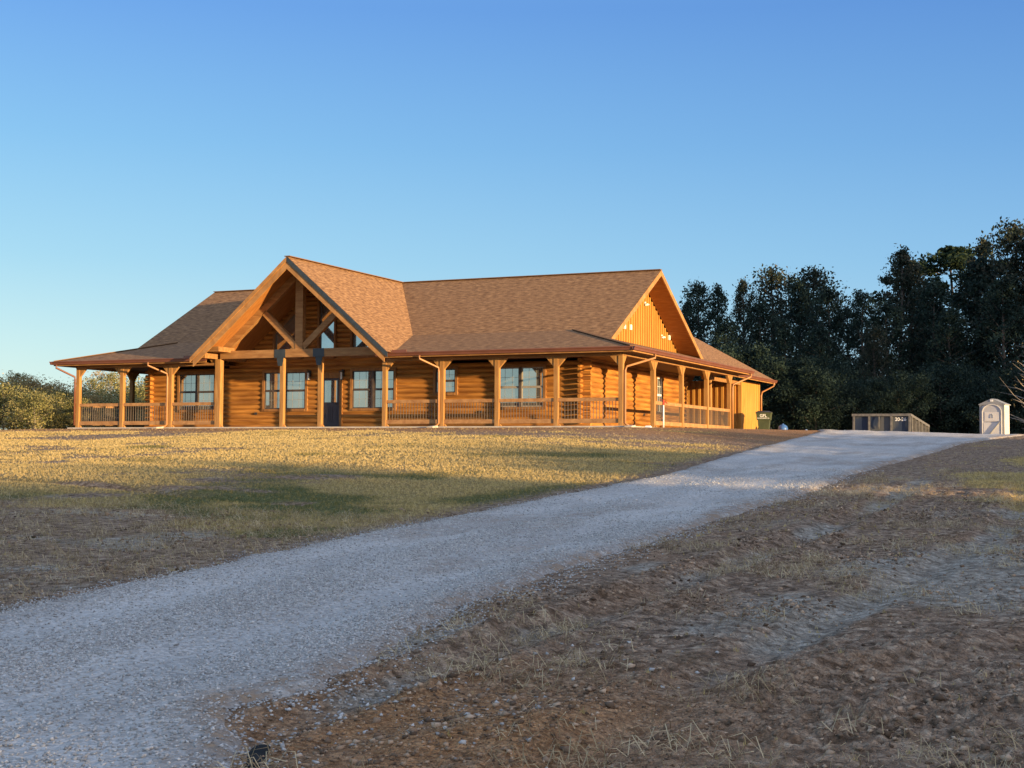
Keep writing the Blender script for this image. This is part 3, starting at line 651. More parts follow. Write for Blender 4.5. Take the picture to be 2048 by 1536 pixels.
for k in range(1,5): post(0,3.657*k,zb,((0,-1),(0,1)))
for k in range(1,5): post(-25.3,3.6*k,zb,((0,-1),(0,1)))
# beams
for a,b in (((-9.8,0,2.52),(.09,0,2.52)),((-25.4,0,2.52),(-17.97,0,2.52))): MB().box((a[0],-.1,zb+.002),(b[0],.1,2.688)).build('porch_beam',M['beam'],H)
MB().box((-.1,.1,zb+.002),(.1,15.9,2.688)).build('porch_beam',M['beam'],H); MB().box((-25.4,.1,zb+.002),(-25.2,15.9,2.688)).build('porch_beam',M['beam'],H)
# truss of the front gable
tr=MB().box((-17.72,-.13,2.842),(-9.95,.13,3.17)).build('truss_tie_beam',M['beam'],H)
for x in (-18.05,-9.75):
    MB().box((x-.16,-.95,2.842 if x<-15 else 2.86),(x+.16,2.0,3.10)).build('eave_beam',M['beam'],H)
MB().box((-17.75,-.98,3.10),(-17.2,.14,3.30)).build('corbel',M['beam'],H)
MB().box((-14.06,-.12,3.17),(-13.70,.12,6.45)).build('king_post',M['beam'],tr)
MB().bar((-14.02,0,3.25),(-15.6,0,4.72),.2,.25,(0,0,1)).build('strut',M['beam'],tr); MB().bar((-13.70,0,3.25),(-12.02,0,4.72),.2,.25,(0,0,1)).build('strut',M['beam'],tr)
for sg in (1,-1):
    xa=GXc+sg*3.95; MB().bar((xa,0,zg(xa)-.40),(GXc+sg*.1,0,zg(GXc+.1)-.40),.2,.30,(0,0,1)).build('top_chord',M['beam'],tr)
for xc in (-14.77,-12.92):
    m=MB(); m.box((xc-.26,-.145,2.835),(xc+.26,-.131,3.175)); m.prism([(xc-.10,-.118,2.50),(xc+.10,-.118,2.50),(xc+.17,-.118,2.84),(xc-.17,-.118,2.84)],(0,.02,0)); m.build('steel_plate',M['plate'],tr)
# railings
def railing(p,q,n):
    p=Vector(p);q=Vector(q);d=(q-p).normalized(); P=p+d*PW; Q=q-d*PW
    r=MB(); r.bar(P+Vector((0,0,.985)),Q+Vector((0,0,.985)),.09,.13); root=r.build('railing',M['rail'],H); root['label']='wood porch railing with dark metal balusters'
    MB().bar(P+Vector((0,0,.19)),Q+Vector((0,0,.19)),.09,.16).build('bottom_rail',M['rail'],root)
    b0=None
    for i in range(n):
        c_=P+(Q-P)*(i+1)/(n+1)
        if b0 is None: b0=MB().box((-.0095,-.0095,.27),(.0095,.0095,.92)).build('baluster',M['baluster'],root); o=b0
        else: o=b0.copy(); C.objects.link(o); o.parent=root
        o.location=(c_[0],c_[1],0)
for i in (0,1,2,3,7,8,9): railing((PX[i+1],0,0),(PX[i],0,0),18)
for k in (1,2,3): railing((0,3.657*k,0),(0,3.657*(k+1),0),27)
for k in (0,1,2): railing((-25.3,3.6*k,0),(-25.3,3.6*(k+1),0),26)
railing((0,-.0001,0),(0,.5,0),1) if False else None
# downspouts
def spout(P,parent,mat=None): MB().tube(P,.042,8).build('downspout',mat or M['copper'],parent,True)
spout([(-20.95,EF-.07,2.73),(-20.95,EF-.07,2.6),(-20.42,-.16,2.28),(-20.40,-.15,2.1),(-20.40,-.15,.12),(-20.40,-.30,.03),(-20.40,-.45,.0)],g1)
spout([(-7.98,EF-.07,2.73),(-7.98,EF-.07,2.6),(-7.46,-.16,2.28),(-7.45,-.15,2.1),(-7.45,-.15,.12),(-7.45,-.30,.03),(-7.45,-.45,.0)],g2)
spout([(ER+.07,1.6,2.73),(ER+.07,1.6,2.58),(.16,.14,2.2),(.15,.02,2.05),(.15,.0,.1),(.35,-.02,-.02)],g3)
spout([(EL-.07+.3,EF-.07,2.73),(EL+.2,EF-.07,2.6),(-25.40,-.16,2.22),(-25.42,-.12,2.1),(-25.42,-.12,.1)],g0,M['gutter'])
spout([(ER+.07,15.6,2.73),(ER+.07,15.6,2.58),(.16,14.75,2.2),(.15,14.7,2.05),(.15,14.7,.1)],g3)
# ---------------- garage wing
GE=-.62; GZ=2.93; gy0,gy1=15.25,26.0; grx=-7.4; zgar=lambda x: GZ+MP*(GE-x)
m=MB(); roofpoly(m,[(GE,gy0,GZ),(GE,gy1,GZ),(grx,gy1,zgar(grx)),(grx,gy0,zgar(grx))],(0,1),(-1,0),MP); roofpoly(m,[(grx,gy0,zgar(grx)),(grx,gy1,zgar(grx)),(2*grx-GE,gy1,GZ),(2*grx-GE,gy0,GZ)],(0,-1),(1,0),MP)
gar=m.build('garage_roof',M['shingle'],H)
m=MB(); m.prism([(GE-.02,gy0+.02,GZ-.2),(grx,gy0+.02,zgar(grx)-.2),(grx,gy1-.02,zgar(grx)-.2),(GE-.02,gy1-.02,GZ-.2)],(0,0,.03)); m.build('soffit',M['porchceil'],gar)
m=MB(); 
for yy in (gy0,gy1): m.prism([(GE,yy,GZ-.24),(grx,yy,zgar(grx)-.24),(grx,yy,zgar(grx)-.012),(GE,yy,GZ-.012)],(0,.04 if yy==gy0 else -.04,0))
m.build('rake_board',M['rake'],gar)
g4=gutter((GE,gy0,GZ-.012),(GE,gy1,GZ-.012),(1,0,0)); fascia((GE,gy0+.042,GZ),(GE,gy1-.042,GZ),(1,0,0))
spout([(GE+.07,gy1-.6,2.78),(GE+.07,gy1-.6,2.62),(-1.15,25.3,2.3),(-1.2,25.28,2.1),(-1.2,25.28,.15)],g4)
# walls: the one facing the house (battens standing proud), and the right side
xw=-1.32; yw=21.6; 
m=MB(); m.box((xw,yw,0.0),(-12,yw+.06,2.75)); m.box((xw,yw+.061,0.0),(xw-.06,25.2,2.75)); x=xw-.34
while x>-6: m.box((x-.065,yw-.095,0.0),(x+.065,yw-.001,2.74)); x-=.305
y=yw+.36
while y<25: m.box((xw+.001,y,0.0),(xw+.022,y+.06,2.74)); y+=.4
gwall=m.build('garage_wall',M['board'],H)
MB().box((xw-.14,yw-.05,0.0),(xw+.045,yw+.16,2.76)).build('corner_trim',M['board'],gwall)
MB().box((xw-.3,yw+3.55,0.0),(xw+.045,yw+3.7,2.76)).build('corner_trim',M['board'],gwall)
m=MB().box((xw-.2,gy0+.05,2.5),(xw,yw-.07,2.72)); m.build('breezeway_beam',M['beam'],H)
o=MB().box((-.1,-.1,0),(.1,.1,2.5)).build('porch_post',M['post'],H); o.location=(-1.35,16.0,0)
# ---------------------------------------------------------------- objects
def gzat(x,y): return float(ground(x,y))
# trash cart
tx,ty=-.05,21.3; tzz=gzat(tx,ty)
T=empty('trash_cart','dark green wheeled trash cart with black lid standing at the garage corner','trash cart',(tx,ty,tzz),R(8))
M['cart']=noisy('green_cart_plastic',[(.3,(.05,.06,.032)),(.7,(.075,.09,.045))],(3,3,3),3,.45,.4); M['lid']=noisy('black_lid_plastic',[(.3,(.03,.03,.03)),(.7,(.05,.047,.045))],(4,4,4),3,.4,.4)
def frust(mb,a,b,z0,z1,y0=0,y1=0):
    mb.hexa([(-a[0],-a[1]+y0,z0),(a[0],-a[1]+y0,z0),(a[0],a[1]+y0,z0),(-a[0],a[1]+y0,z0),(-b[0],-b[1]+y1,z1),(b[0],-b[1]+y1,z1),(b[0],b[1]+y1,z1),(-b[0],b[1]+y1,z1)])
m=MB(); frust(m,(.25,.26),(.29,.31),.05,.62); frust(m,(.335,.345),(.36,.39),.62,.99); m.build('body',M['cart'],T)
m=MB(); frust(m,(.372,.402),(.378,.408),.93,.995)
m.build('rim',M['cart'],T)
m=MB(); frust(m,(.385,.42),(.375,.41),.996,1.03); frust(m,(.36,.40),(.25,.28),1.03,1.075); m.tube([(-.3,.43,1.02),(.3,.43,1.02)],.03,8); m.build('lid',M['lid'],T)
m=MB(); m.tube([(-.27,.40,.93),(-.27,.50,.96),(.27,.50,.96),(.27,.40,.93)],.018,6); m.build('handle',M['cart'],T)
for sx in (-1,1):
    MB().tube([(sx*.27,.24,.125),(sx*.33,.24,.125)],.125,16).build('wheel',M['lid'],T)
def text(body,size,loc,rot,mat,parent,name='lettering',ext=.002):
    cu=bpy.data.curves.new(name,'FONT'); cu.body=body; cu.size=size; cu.align_x='CENTER'; cu.align_y='CENTER'; cu.extrude=ext; cu.offset=size*.02
    o=bpy.data.objects.new(name,cu); C.objects.link(o); dg=bpy.context.evaluated_depsgraph_get(); me=bpy.data.meshes.new_from_object(o.evaluated_get(dg)); bpy.data.objects.remove(o)
    me.materials.clear(); me.materials.append(mat); o=bpy.data.objects.new(name,me); C.objects.link(o); o.parent=parent; o.location=loc; o.rotation_euler=rot; return o
text('GFL',.21,(0,-.377,.83),(R(90+6.5),0,0),M['white'],T); text('ENVIRONMENTAL',.075,(0,-.369,.705),(R(90+6.5),0,0),M['white'],T)
# blue barrel-like ball and folded tarp behind the cart
M['blue']=noisy('blue_plastic',[(.3,(.03,.09,.26)),(.7,(.06,.15,.38))],(5,5,5),3,.4,.4); M['tarp']=noisy('pale_blue_tarp',[(.3,(.16,.27,.45)),(.7,(.28,.40,.58))],(5,5,5),5,.6,.3,.5,.03)
bx,by=.22,24.2; m=MB()
prof=[(.02,0),(.17,.03),(.245,.12),(.26,.24),(.22,.36),(.13,.43),(.05,.45),(.05,.49),(.02,.50)]
m.tube([(0,0,h) for r_,h in prof],[r_ for r_,h in prof],16)
o=m.build('water_jug',M['blue'],None,True); o.location=(bx,by,gzat(bx,by)); tag(o,'round blue plastic jug on the ground behind the trash cart','jug')
n=26;mm=9;TX,TY=np.meshgrid(np.linspace(0,1.35,n),np.linspace(0,.7,mm)); TZ=.10+.05*np.sin(TX*5)+.05*fbm(TX+5,TY,.25,3)+.10*np.exp(-((TX-1.2)/.1)**2); TZ[0,:]=0;TZ[-1,:]=0;TZ[:,0]=0;TZ[:,-1]=0
o=bigmesh('tarp',np.c_[TX.ravel(),TY.ravel(),TZ.ravel()],gridfaces(mm,n),M['tarp'],None,True); o.location=(.38,23.3,gzat(.9,23.6)-.01); o.rotation_euler=(0,0,R(12)); tag(o,'crumpled pale blue tarp lying flat beside the blue jug','tarp')
sol=o.modifiers.new('s','SOLIDIFY'); sol.thickness=.01
# dumpster
M['steel']=noisy('shaded_blue_dumpster_paint',[(.45,(.010,.02,.05)),(.54,(.018,.03,.06)),(.6,(.07,.075,.08))],(1.3,1.3,.5),6,.55,.4); M['rust']=noisy('dumpster_frame_paint',[(.3,(.07,.07,.075)),(.7,(.16,.155,.15))],(6,6,6),5,.6,.3)  # blue body paint with front shade and grey grazing-sun patches in the colour
M['sunlit_cream']=noisy('sunlit_panel_paint',[(.3,(.62,.56,.40)),(.7,(.72,.66,.49))],(3,3,3),5,.6,.3)  # low sun on the dumpster side put into the colour
p0=Vector((5.61,14.76));p1=Vector((8.08,14.80)); wd=(p1-p0).length; rz=math.atan2(p1.y-p0.y,p1.x-p0.x)
dz=-.57
Dm=empty('dumpster','long open top steel roll off dumpster marked 20-26 behind the crest of the drive','dumpster',(p0.x,p0.y,dz),rz)
Dm.rotation_euler=(R(-3.4),0,rz); W,Ln,Hh=wd,6.4,1.27; m=MB()
m.box((.06,.06,.55),(W-.06,.10,Hh)); m.box((.06,Ln-.1,.42),(W-.06,Ln-.06,Hh)); m.box((.06,.1,.42),(.1,Ln-.1,Hh)); m.box((W-.1,.1,.42),(W-.06,Ln-.1,Hh)); m.box((.06,.06,.38),(W-.06,Ln-.06,.42)); m.build('body',M['steel'],Dm)
m=MB(); m.box((-.05,-.03,Hh),(W+.05,.11,Hh+.11)); m.box((-.05,Ln-.1,Hh),(W+.05,Ln+.03,Hh+.11)); m.box((-.05,.11,Hh),(.1,Ln-.1,Hh+.11)); m.box((W-.1,.11,Hh),(W+.05,Ln-.1,Hh+.11)); m.build('top_rail',M['rust'],Dm)
for fx in (.0,.27,.66,.975):
    x=W*fx; MB().box((x,-.04,.1),(x+.075,.058,Hh-.001)).build('rib',M['rust'],Dm)
for k in range(6):
    y=.25+k*1.15; MB().box((W-.058,y,.38),(W+.07,y+.12,Hh-.001)).build('rib',M['rust'],Dm); MB().box((-.07,y,.38),(.058,y+.12,Hh-.001)).build('rib',M['rust'],Dm)
m=MB()
for k in (0,2,4): m.box((W-.058,.40+k*1.15,.5),(W-.045,.40+k*1.15+.85,Hh-.06))
m.build('sunlit_side_panel',M['sunlit_cream'],Dm)  # sheets stand for side bays caught by the sun
m=MB(); m.box((.5,.1,.12),(.62,Ln-.1,.38)); m.box((W-.62,.1,.12),(W-.5,Ln-.1,.38)); m.box((.2,.12,.10),(W-.2,.2,.38)); m.build('underframe',M['iron'],Dm)
for y in (.8,5.6):
    for x in (.25,W-.25): MB().tube([(x-.09,y,.12),(x+.09,y,.12)],.12,12).build('wheel',M['iron'],Dm)
MB().box((W-.04,.42,.5),(W+.075,.72,.62)).build('marker',M['red'],Dm)
text('20-26',.21,(W*.835,.052,1.13),(R(90),0,0),M['white'],Dm)
m=MB(); m.tube([(W*.46,-.02,.72),(W*.46,-.06,.9),(W*.46,-.02,1.25)],.02,6); m.build('latch',M['rust'],Dm)
# portable toilet
PT=empty('portable_toilet','grey plastic portable toilet with arched door beside the top of the drive','toilet',(9.45,29.84,-.34),R(-8))
M['pgrey']=noisy('grey_shell_plastic',[(.3,(.42,.42,.43)),(.7,(.50,.50,.505))],(3,3,3),4,.5,.35); M['pdark']=noisy('dark_grey_shell_plastic',[(.3,(.22,.23,.245)),(.7,(.29,.30,.31))],(3,3,3),4,.5,.35); M['ptan']=noisy('pale_door_plastic',[(.3,(.60,.58,.55)),(.7,(.70,.68,.64))],(3,3,3),4,.5,.35)
w=1.22; dp=1.2; h0=.12; h1=2.0
m=MB(); m.box((0,0,h0),(w,dp,h1)); 
for k in range(5): m.box((w,.08+k*.21,h0+.1),(w+.025,.18+k*.21,h1-.1)); m.box((-.025,.08+k*.21,h0+.1),(0,.18+k*.21,h1-.1))
m.build('shell',M['ptan'],PT)
m=MB(); m.box((-.03,-.035,h0),(.1,.02,h1)); m.box((w-.1,-.035,h0),(w+.03,.02,h1)); m.build('corner_column',M['pdark'],PT)
m=MB(); m.prism([(-.07,-.06,h1),(w+.07,-.06,h1),(w+.07,-.06,h1+.04),(w/2,-.06,2.34),(-.07,-.06,h1+.04)],(0,dp+.12,0)); m.build('roof',M['pdark'],PT)
m=MB(); m.box((w/2-.07,-.085,2.17),(w/2+.07,-.06,2.28)); m.build('marker',M['white'],PT)
m=MB(); m.box((-.02,-.03,0),(w+.02,dp+.02,h0)); m.build('skid_base',M['pdark'],PT)
arch=[(.12,h0+.02)]+[(w/2-(w/2-.12)*math.cos(math.pi*i/14),1.62+.40*math.sin(math.pi*i/14)) for i in range(15)]+[(w-.12,h0+.02)]
m=MB(); m.prism([(x,-.05,z) for x,z in arch],(0,.05,0)); dor=m.build('door',M['pgrey'],PT)
m=MB()
for i in range(len(arch)-1): m.bar((arch[i][0],-.058,arch[i][1]),(arch[i+1][0],-.058,arch[i+1][1]),.035,.05,(0,1,0))
m.build('door_arch_trim',M['ptan'],dor)
m=MB(); m.box((.24,-.066,1.14),(w-.24,-.05,1.62)); m.box((.2,-.066,h0+.08),(w-.2,-.05,1.05)); m.build('door_panel',M['ptan'],dor)
MB().bar((.3,-.085,.2),(w-.18,-.085,1.12),.04,.09,(0,1,0)).build('door_brace',M['pdark'],dor)
m=MB(); m.tube([(w/2-.06,-.075,1.3),(w/2-.06,-.075,1.45),(w/2,-.075,1.52),(w/2+.06,-.075,1.45),(w/2+.06,-.075,1.3)],.012,6); m.build('door_sign',M['pdark'],dor)
# yard hydrant
hx,hy=1.60,.07; hz=gzat(hx,hy)
Y_=empty('yard_hydrant','white pipe yard hydrant with red head in front of the side porch','hydrant',(hx,hy,hz))
MB().tube([(0,0,-.1),(0,0,.82)],.028,10).build('pipe',M['white'],Y_,True)
m=MB(); m.tube([(0,0,.82),(0,0,1.0)],[.045,.035],8); m.tube([(0,0,.93),(.10,0,.93),(.14,0,.87)],.022,6); m.build('head',M['red'],Y_)
MB().bar((0,0,.99),(-.16,0,1.03),.025,.02).build('handle',M['red'],Y_)
# short stake right of the toilet
sx_,sy_=11.75,29.3; st=MB(); st.tube([(0,0,0),(0.02,0,.36)],.03,6); st.tube([(0.02,0,.34),(.03,0,.46)],[.07,.06],7); o=st.build('stake',M['concrete'],None); o.location=(sx_,sy_,gzat(sx_,sy_)-.02); tag(o,'short grey capped stake right of the portable toilet','stake')
# white stone / splash block by the hydrant
st=MB(); frust(st,(.12,.08),(.08,.05),0,.07); o=st.build('white_stone',M['white'],None); o.location=(1.35,-.9,gzat(1.35,-.9)-.01); tag(o,'small white block on the ground at the foot of the hydrant','block')
for i,(x,y,l) in enumerate(((.55,-.55,'left of the hydrant'),(-20.4,-.75,'under the left front downspout'),(-7.4,-.75,'under the middle front downspout'))):
    st=MB(); st.hexa([(-.13,-.25,0),(.13,-.25,0),(.11,.25,0),(-.11,.25,0),(-.14,-.26,.05),(.14,-.26,.05),(.11,.25,.09),(-.11,.25,.09)]); o=st.build('splash_block',M['concrete'],None); o.location=(x,y,gzat(x,y)); tag(o,'small concrete splash block '+l,'splash block','splash blocks under the downspouts')
# culvert pipe end at the near edge
cx_,cy_=14.42,-44.42
m=MB(); m.tube([(0,0,0),(0,.4,.02)],.065,20,False); m.tube([(0,0,0),(0,.4,.02)],.056,20,False)
for k in range(1,6): m.tube([(0,-.02+.06*k,0),(0,.01+.06*k,0)],.072,20)
M['blackpipe']=noisy('matte_black_pipe',[(.3,(.012,.012,.012)),(.7,(.03,.028,.026))],(9,9,9),3,.85,.1)
o=m.build('culvert_pipe',M['blackpipe'],None,True); o.location=(cx_,cy_,gzat(cx_,cy_)-.03); o.rotation_euler=(0,0,R(30)); tag(o,'black plastic culvert pipe end half buried at the near edge of the drive','pipe')
# ---------------------------------------------------------------- trees
bark=noisy('tree_bark',[(.3,(.07,.055,.045)),(.7,(.16,.13,.11))],(8,8,2),5,.9,.1)
barkp=noisy('pale_tree_bark',[(.3,(.22,.19,.16)),(.7,(.36,.32,.28))],(8,8,2),5,.9,.1)
def leafmat(name,a,b_,c_): return tonemat(name,[(0,a),(.5,b_),(1,c_)],.75,.2,.25)
LM={'dark':leafmat('dark_green_leaves',(.008,.019,.016),(.018,.036,.028),(.045,.072,.052)),
    'pine':leafmat('pine_needles',(.012,.026,.012),(.022,.040,.018),(.04,.06,.028)),
    'olive':leafmat('olive_leaves',(.08,.095,.035),(.20,.20,.075),(.38,.33,.15)),
    'tan':leafmat('autumn_tan_leaves',(.14,.12,.05),(.30,.22,.09),(.45,.32,.14)),
    'mixed':leafmat('fading_green_leaves',(.012,.024,.018),(.03,.044,.03),(.085,.08,.055))}
def make_tree(name,Hh,rad,kind,lm,nl,leaf,seed,base_h=.12,bk=bark,nlimb=34,taper=1.0,spread=.5):
    r=np.random.default_rng(seed); q=random.Random(seed)
    root=bpy.data.objects.new(name,None); C.objects.link(root)
    tr=MB(); 
    lean=q.uniform(-.03,.03)*Hh; n=8
    tp=[(lean*(i/n)**1.5+q.uniform(-.02,.02)*rad,q.uniform(-.02,.02)*rad,Hh*.97*i/n) for i in range(n+1)]
    tr.tube([(0,0,-.4)]+tp[1:],[Hh*.018*(1-.9*i/n)+.015 for i in range(n+1)],7)
    cent=[];rads=[]
    for i in range(nlimb):
        t=base_h+(1-base_h)*((i+q.random())/nlimb)**.9; z=Hh*t*.96
        a=i*2.4+q.uniform(-.5,.5)
        if kind=='oval': tt=(t-base_h)/(1-base_h); rr=rad*(min(1,.45+tt*2.2) if tt<.3 else max(.16,((1-tt)/.7)**.5*1.05))
        elif kind=='pine': rr=rad*(1 if t<.75 else (1-((t-.75)/.25)**2*.75))
        else: rr=rad*(.55+.45*math.sin(math.pi*t))
        rr*=q.uniform(.4,1.3); rise=(spread if kind!='pine' else .12)*rr*q.uniform(.5,1.3)
        k=t*n; b0=tp[min(n,int(k))]; 
        p0=(b0[0],b0[1],z-rise*.5); p1=(b0[0]+rr*.5*math.cos(a),b0[1]+rr*.5*math.sin(a),z+rise*.1); p2=(b0[0]+rr*math.cos(a+.2),b0[1]+rr*math.sin(a+.2),min(z+rise*.6,Hh))
        tr.tube([p0,p1,p2],[Hh*.006*(1.15-t)+.01,Hh*.004*(1.15-t)+.008,.006],4,False)
        for s_ in ((.55,.5),(.8,.75),(1.,1.)) if kind!='pine' else ((.6,.8),(1.,1.)):
            f=s_[0]; c_=[p1[j]+(p2[j]-p1[j])*(f*2-1) for j in range(3)]; cent.append(c_); rads.append(q.uniform(.55,1.15))
    cent.append((tp[-1][0],tp[-1][1],Hh*.97)); rads.append(.6); cent=np.array(cent);rads=np.array(rads)
    cl=rad*(.165 if kind=='oval' else .24 if kind!='pine' else .20); 
    idx=r.integers(0,len(cent),nl); P=cent[idx]; cs=(cl*rads[idx])[:,None]
    off=r.normal(size=(nl,3)); 
    if kind=='pine': off/=np.linalg.norm(off,axis=1)[:,None]; off*=r.random((nl,1))**.4*1.25; off[:,2]*=.55
    else: off*=np.array([.75,.75,.62]); 
    P=P+off*cs; P[:,2]=np.maximum(P[:,2],.1)
    # leaf quads (narrow diamonds)
    d1=r.normal(size=(nl,3));d1/=np.linalg.norm(d1,axis=1)[:,None];d2=np.cross(d1,r.normal(size=(nl,3)));d2/=np.linalg.norm(d2,axis=1)[:,None]
    L=leaf*r.uniform(.5,1.3,(nl,1)); a=P-d1*L*.6; b=P+d2*L*.33; c_=P+d1*L*.6; dd_=P-d2*L*.33
    Vv=np.stack([a,b,c_,dd_],1).reshape(-1,3); Ff=np.arange(nl*4).reshape(-1,4)
    tone=np.clip(.5+.28*r.normal(size=len(cent))[idx]+.2*r.normal(size=nl),0,1)
    t_=tr.build('trunk',bk,root); cr=bigmesh('crown',Vv,Ff,LM[lm],{'tone':np.repeat(tone,4)}); cr.parent=root
    return root
protos={}
def plant(key,x,y,h,label,cat,group=None,rz=None,wide=1.):
    p,first=protos[key]
    if first[0]: o=p; first[0]=False
    else:
        o=p.copy(); C.objects.link(o)
        for ch in p.children: c_=ch.copy(); C.objects.link(c_); c_.parent=o
    s=h/first[1]; o.scale=(s*wide,s*wide,s); o.location=(x,y,gzat(x,y)-.05); o.rotation_euler=(0,0,rnd.uniform(0,6.28) if rz is None else rz)
    o['label']=label;o['category']=cat
    if group:o['group']=group
    return o
def proto(key,*a,**k): protos[key]=(make_tree(*a,**k),[True,a[1]])
proto('dA','broadleaf_tree',13.,3.0,'oval','dark',9500,.21,11,base_h=.06,nlimb=62)
proto('dB','broadleaf_tree',13.,2.6,'oval','dark',8000,.20,12,base_h=.05,nlimb=54,spread=.8)
proto('dC','broadleaf_tree',13.,3.4,'oval','mixed',9500,.20,13,base_h=.06,nlimb=66,spread=.7)
proto('dD','broadleaf_tree',13.,2.2,'oval','mixed',7000,.20,14,base_h=.12,nlimb=44,spread=1.)
proto('pA','pine_tree',15.,3.6,'pine','pine',15000,.26,15,base_h=.35,nlimb=40)
proto('bB','understory_bush',6.,2.8,'bush','dark',18000,.155,16,base_h=.03,nlimb=30)
proto('oA','broadleaf_shrub',3.6,2.2,'bush','olive',8500,.13,21,base_h=.04,nlimb=30,bk=barkp)
proto('oB','broadleaf_shrub',3.6,1.9,'bush','tan',6500,.12,22,base_h=.04,nlimb=30,bk=barkp)
proto('oC','slender_tree',6.,1.7,'oval','olive',3600,.12,23,base_h=.12,nlimb=46,bk=barkp,spread=1.4)
proto('oD','slender_tree',6.,1.5,'oval','tan',1500,.11,24,base_h=.2,nlimb=50,bk=barkp,spread=1.6)
proto('tw','bare_tree',7.,3.4,'oval','tan',160,.12,25,base_h=.15,nlimb=60,bk=barkp,spread=.4)

ordn=['first','second','third','fourth','fifth','sixth','seventh','eighth','ninth','tenth','eleventh','twelfth','thirteenth','fourteenth','fifteenth','sixteenth','seventeenth','eighteenth','nineteenth','twentieth']
BACK=[('dA',-12.98,53.03,12.36,0.80),('dD',-15.44,58.50,11.63,0.80),('dB',-10.86,50.70,11.67,0.75),('dD',-10.39,56.39,12.96,0.70),('dC',-9.83,63.22,14.69,1.00),('dA',-7.59,49.97,10.30,1.00),('dB',-5.68,54.12,12.18,1.00),('dC',-5.94,59.49,13.93,1.10),('dA',-2.86,51.00,11.29,0.90),('dB',-0.22,48.90,10.63,0.90),('dD',-2.16,54.61,10.28,1.00),('dD',0.97,57.11,14.83,0.95),('dC',1.40,59.49,14.06,0.90),('dA',1.16,50.62,10.03,1.00),('pA',3.70,67.10,16.53,1.15),('dB',4.00,52.99,11.80,1.00),('dA',6.80,55.34,13.95,1.00),('dD',6.69,61.87,16.47,0.80),('dC',9.22,54.24,16.14,1.00),('dA',10.64,53.78,15.23,1.00),('dB',8.81,50.76,11.85,1.00),('pA',2.68,62.26,9.88,0.90),('dC',11.86,57.62,15.78,1.00),('dA',-9.03,46.04,8.51,1.00),('dB',-4.80,45.75,8.33,1.00),('dA',-2.44,45.71,7.92,1.00),('dC',0.91,47.21,7.97,1.00),('dA',5.34,50.30,9.74,1.00)]
look={'dA':'dense dark broadleaf tree','dB':'dark loose crowned broadleaf tree','dC':'tall tree with fading green leaves','dD':'slim open crowned tree with thin top','pA':'dark round topped pine tree'}
kinds={}
def ang(x,y): return math.atan2(x-CX,y-CY)
for t in sorted(BACK,key=lambda t: ang(t[1],t[2])):
    k=kinds.get(t[0],0); kinds[t[0]]=k+1
    plant(t[0],t[1],t[2],t[3],'%s behind the drive, %s such from the house'%(look[t[0]],ordn[k]),'tree','trees of the dark woodland edge',wide=t[4]*.95)
BUSH=[(-7.95,40.16,6.83),(-6.54,40.78,7.18),(-5.51,39.13,7.24),(-4.66,42.86,4.92),(-2.54,38.78,6.12),(-0.98,37.69,5.21),(-1.36,44.46,6.74),(-0.09,44.11,4.99),(2.25,40.02,4.60),(3.45,41.19,5.20),(3.97,46.51,5.41),(5.47,44.63,6.50),(5.74,47.83,6.53),(7.52,48.27,5.44),(8.80,43.26,5.01),(9.64,44.68,6.29),(10.53,47.97,5.55),(11.86,49.64,5.95),(13.17,47.65,6.57)]
for i,(x,y,h) in enumerate(sorted(BUSH,key=lambda t: ang(t[0],t[1]))):
    plant('bB',x,y,h*.78,'low dark leafy bush at the woodland edge, %s from the garage'%ordn[i],'bush','understory bushes of the woodland edge')
LEFT=[('oA',-30.73,1.20,2.13),('oB',-32.84,4.64,2.69),('oA',-27.99,0.24,1.66),('oB',-33.02,6.75,2.53),('oA',-29.59,3.91,1.92),('oA',-27.73,2.55,1.46),('oB',-33.78,3.12,2.55),('oC',-39.00,10.64,3.69),('oD',-39.69,12.53,3.64),('oD',-41.17,16.25,3.37),('oC',-44.84,23.37,4.22),('oD',-46.88,26.83,4.98),('oC',-45.54,26.34,4.75),('oD',-48.36,30.56,4.98),('oA',-39.07,17.19,2.58),('oB',-39.27,19.29,2.50),('oC',-46.86,31.23,4.82),('oA',-41.98,24.65,3.42),('oA',-37.13,18.06,2.23),('oB',-37.00,13.73,2.39),('oA',-32.17,0.56,2.06),('oC',-41.74,11.61,3.64),('oA',-43.02,27.48,3.45)]
lk={'oA':('olive green sunlit bush','bush'),'oB':('tan and yellow sunlit bush','bush'),'oC':('slender pale olive tree','tree'),'oD':('thin nearly leafless pale tree','tree')}
kinds={}
for t in sorted(LEFT,key=lambda t: ang(t[1],t[2])):
    k=kinds.get(t[0],0); kinds[t[0]]=k+1
    plant(t[0],t[1],t[2],t[3]*.97,'%s beyond the porch, %s of its kind from the left edge'%(lk[t[0]][0],ordn[k]),lk[t[0]][1],'scrub beyond the left end of the house',wide=1.25)
plant('tw',11.6,39.9,6.6,'bare branched tree at the right edge above the portable toilet','tree')
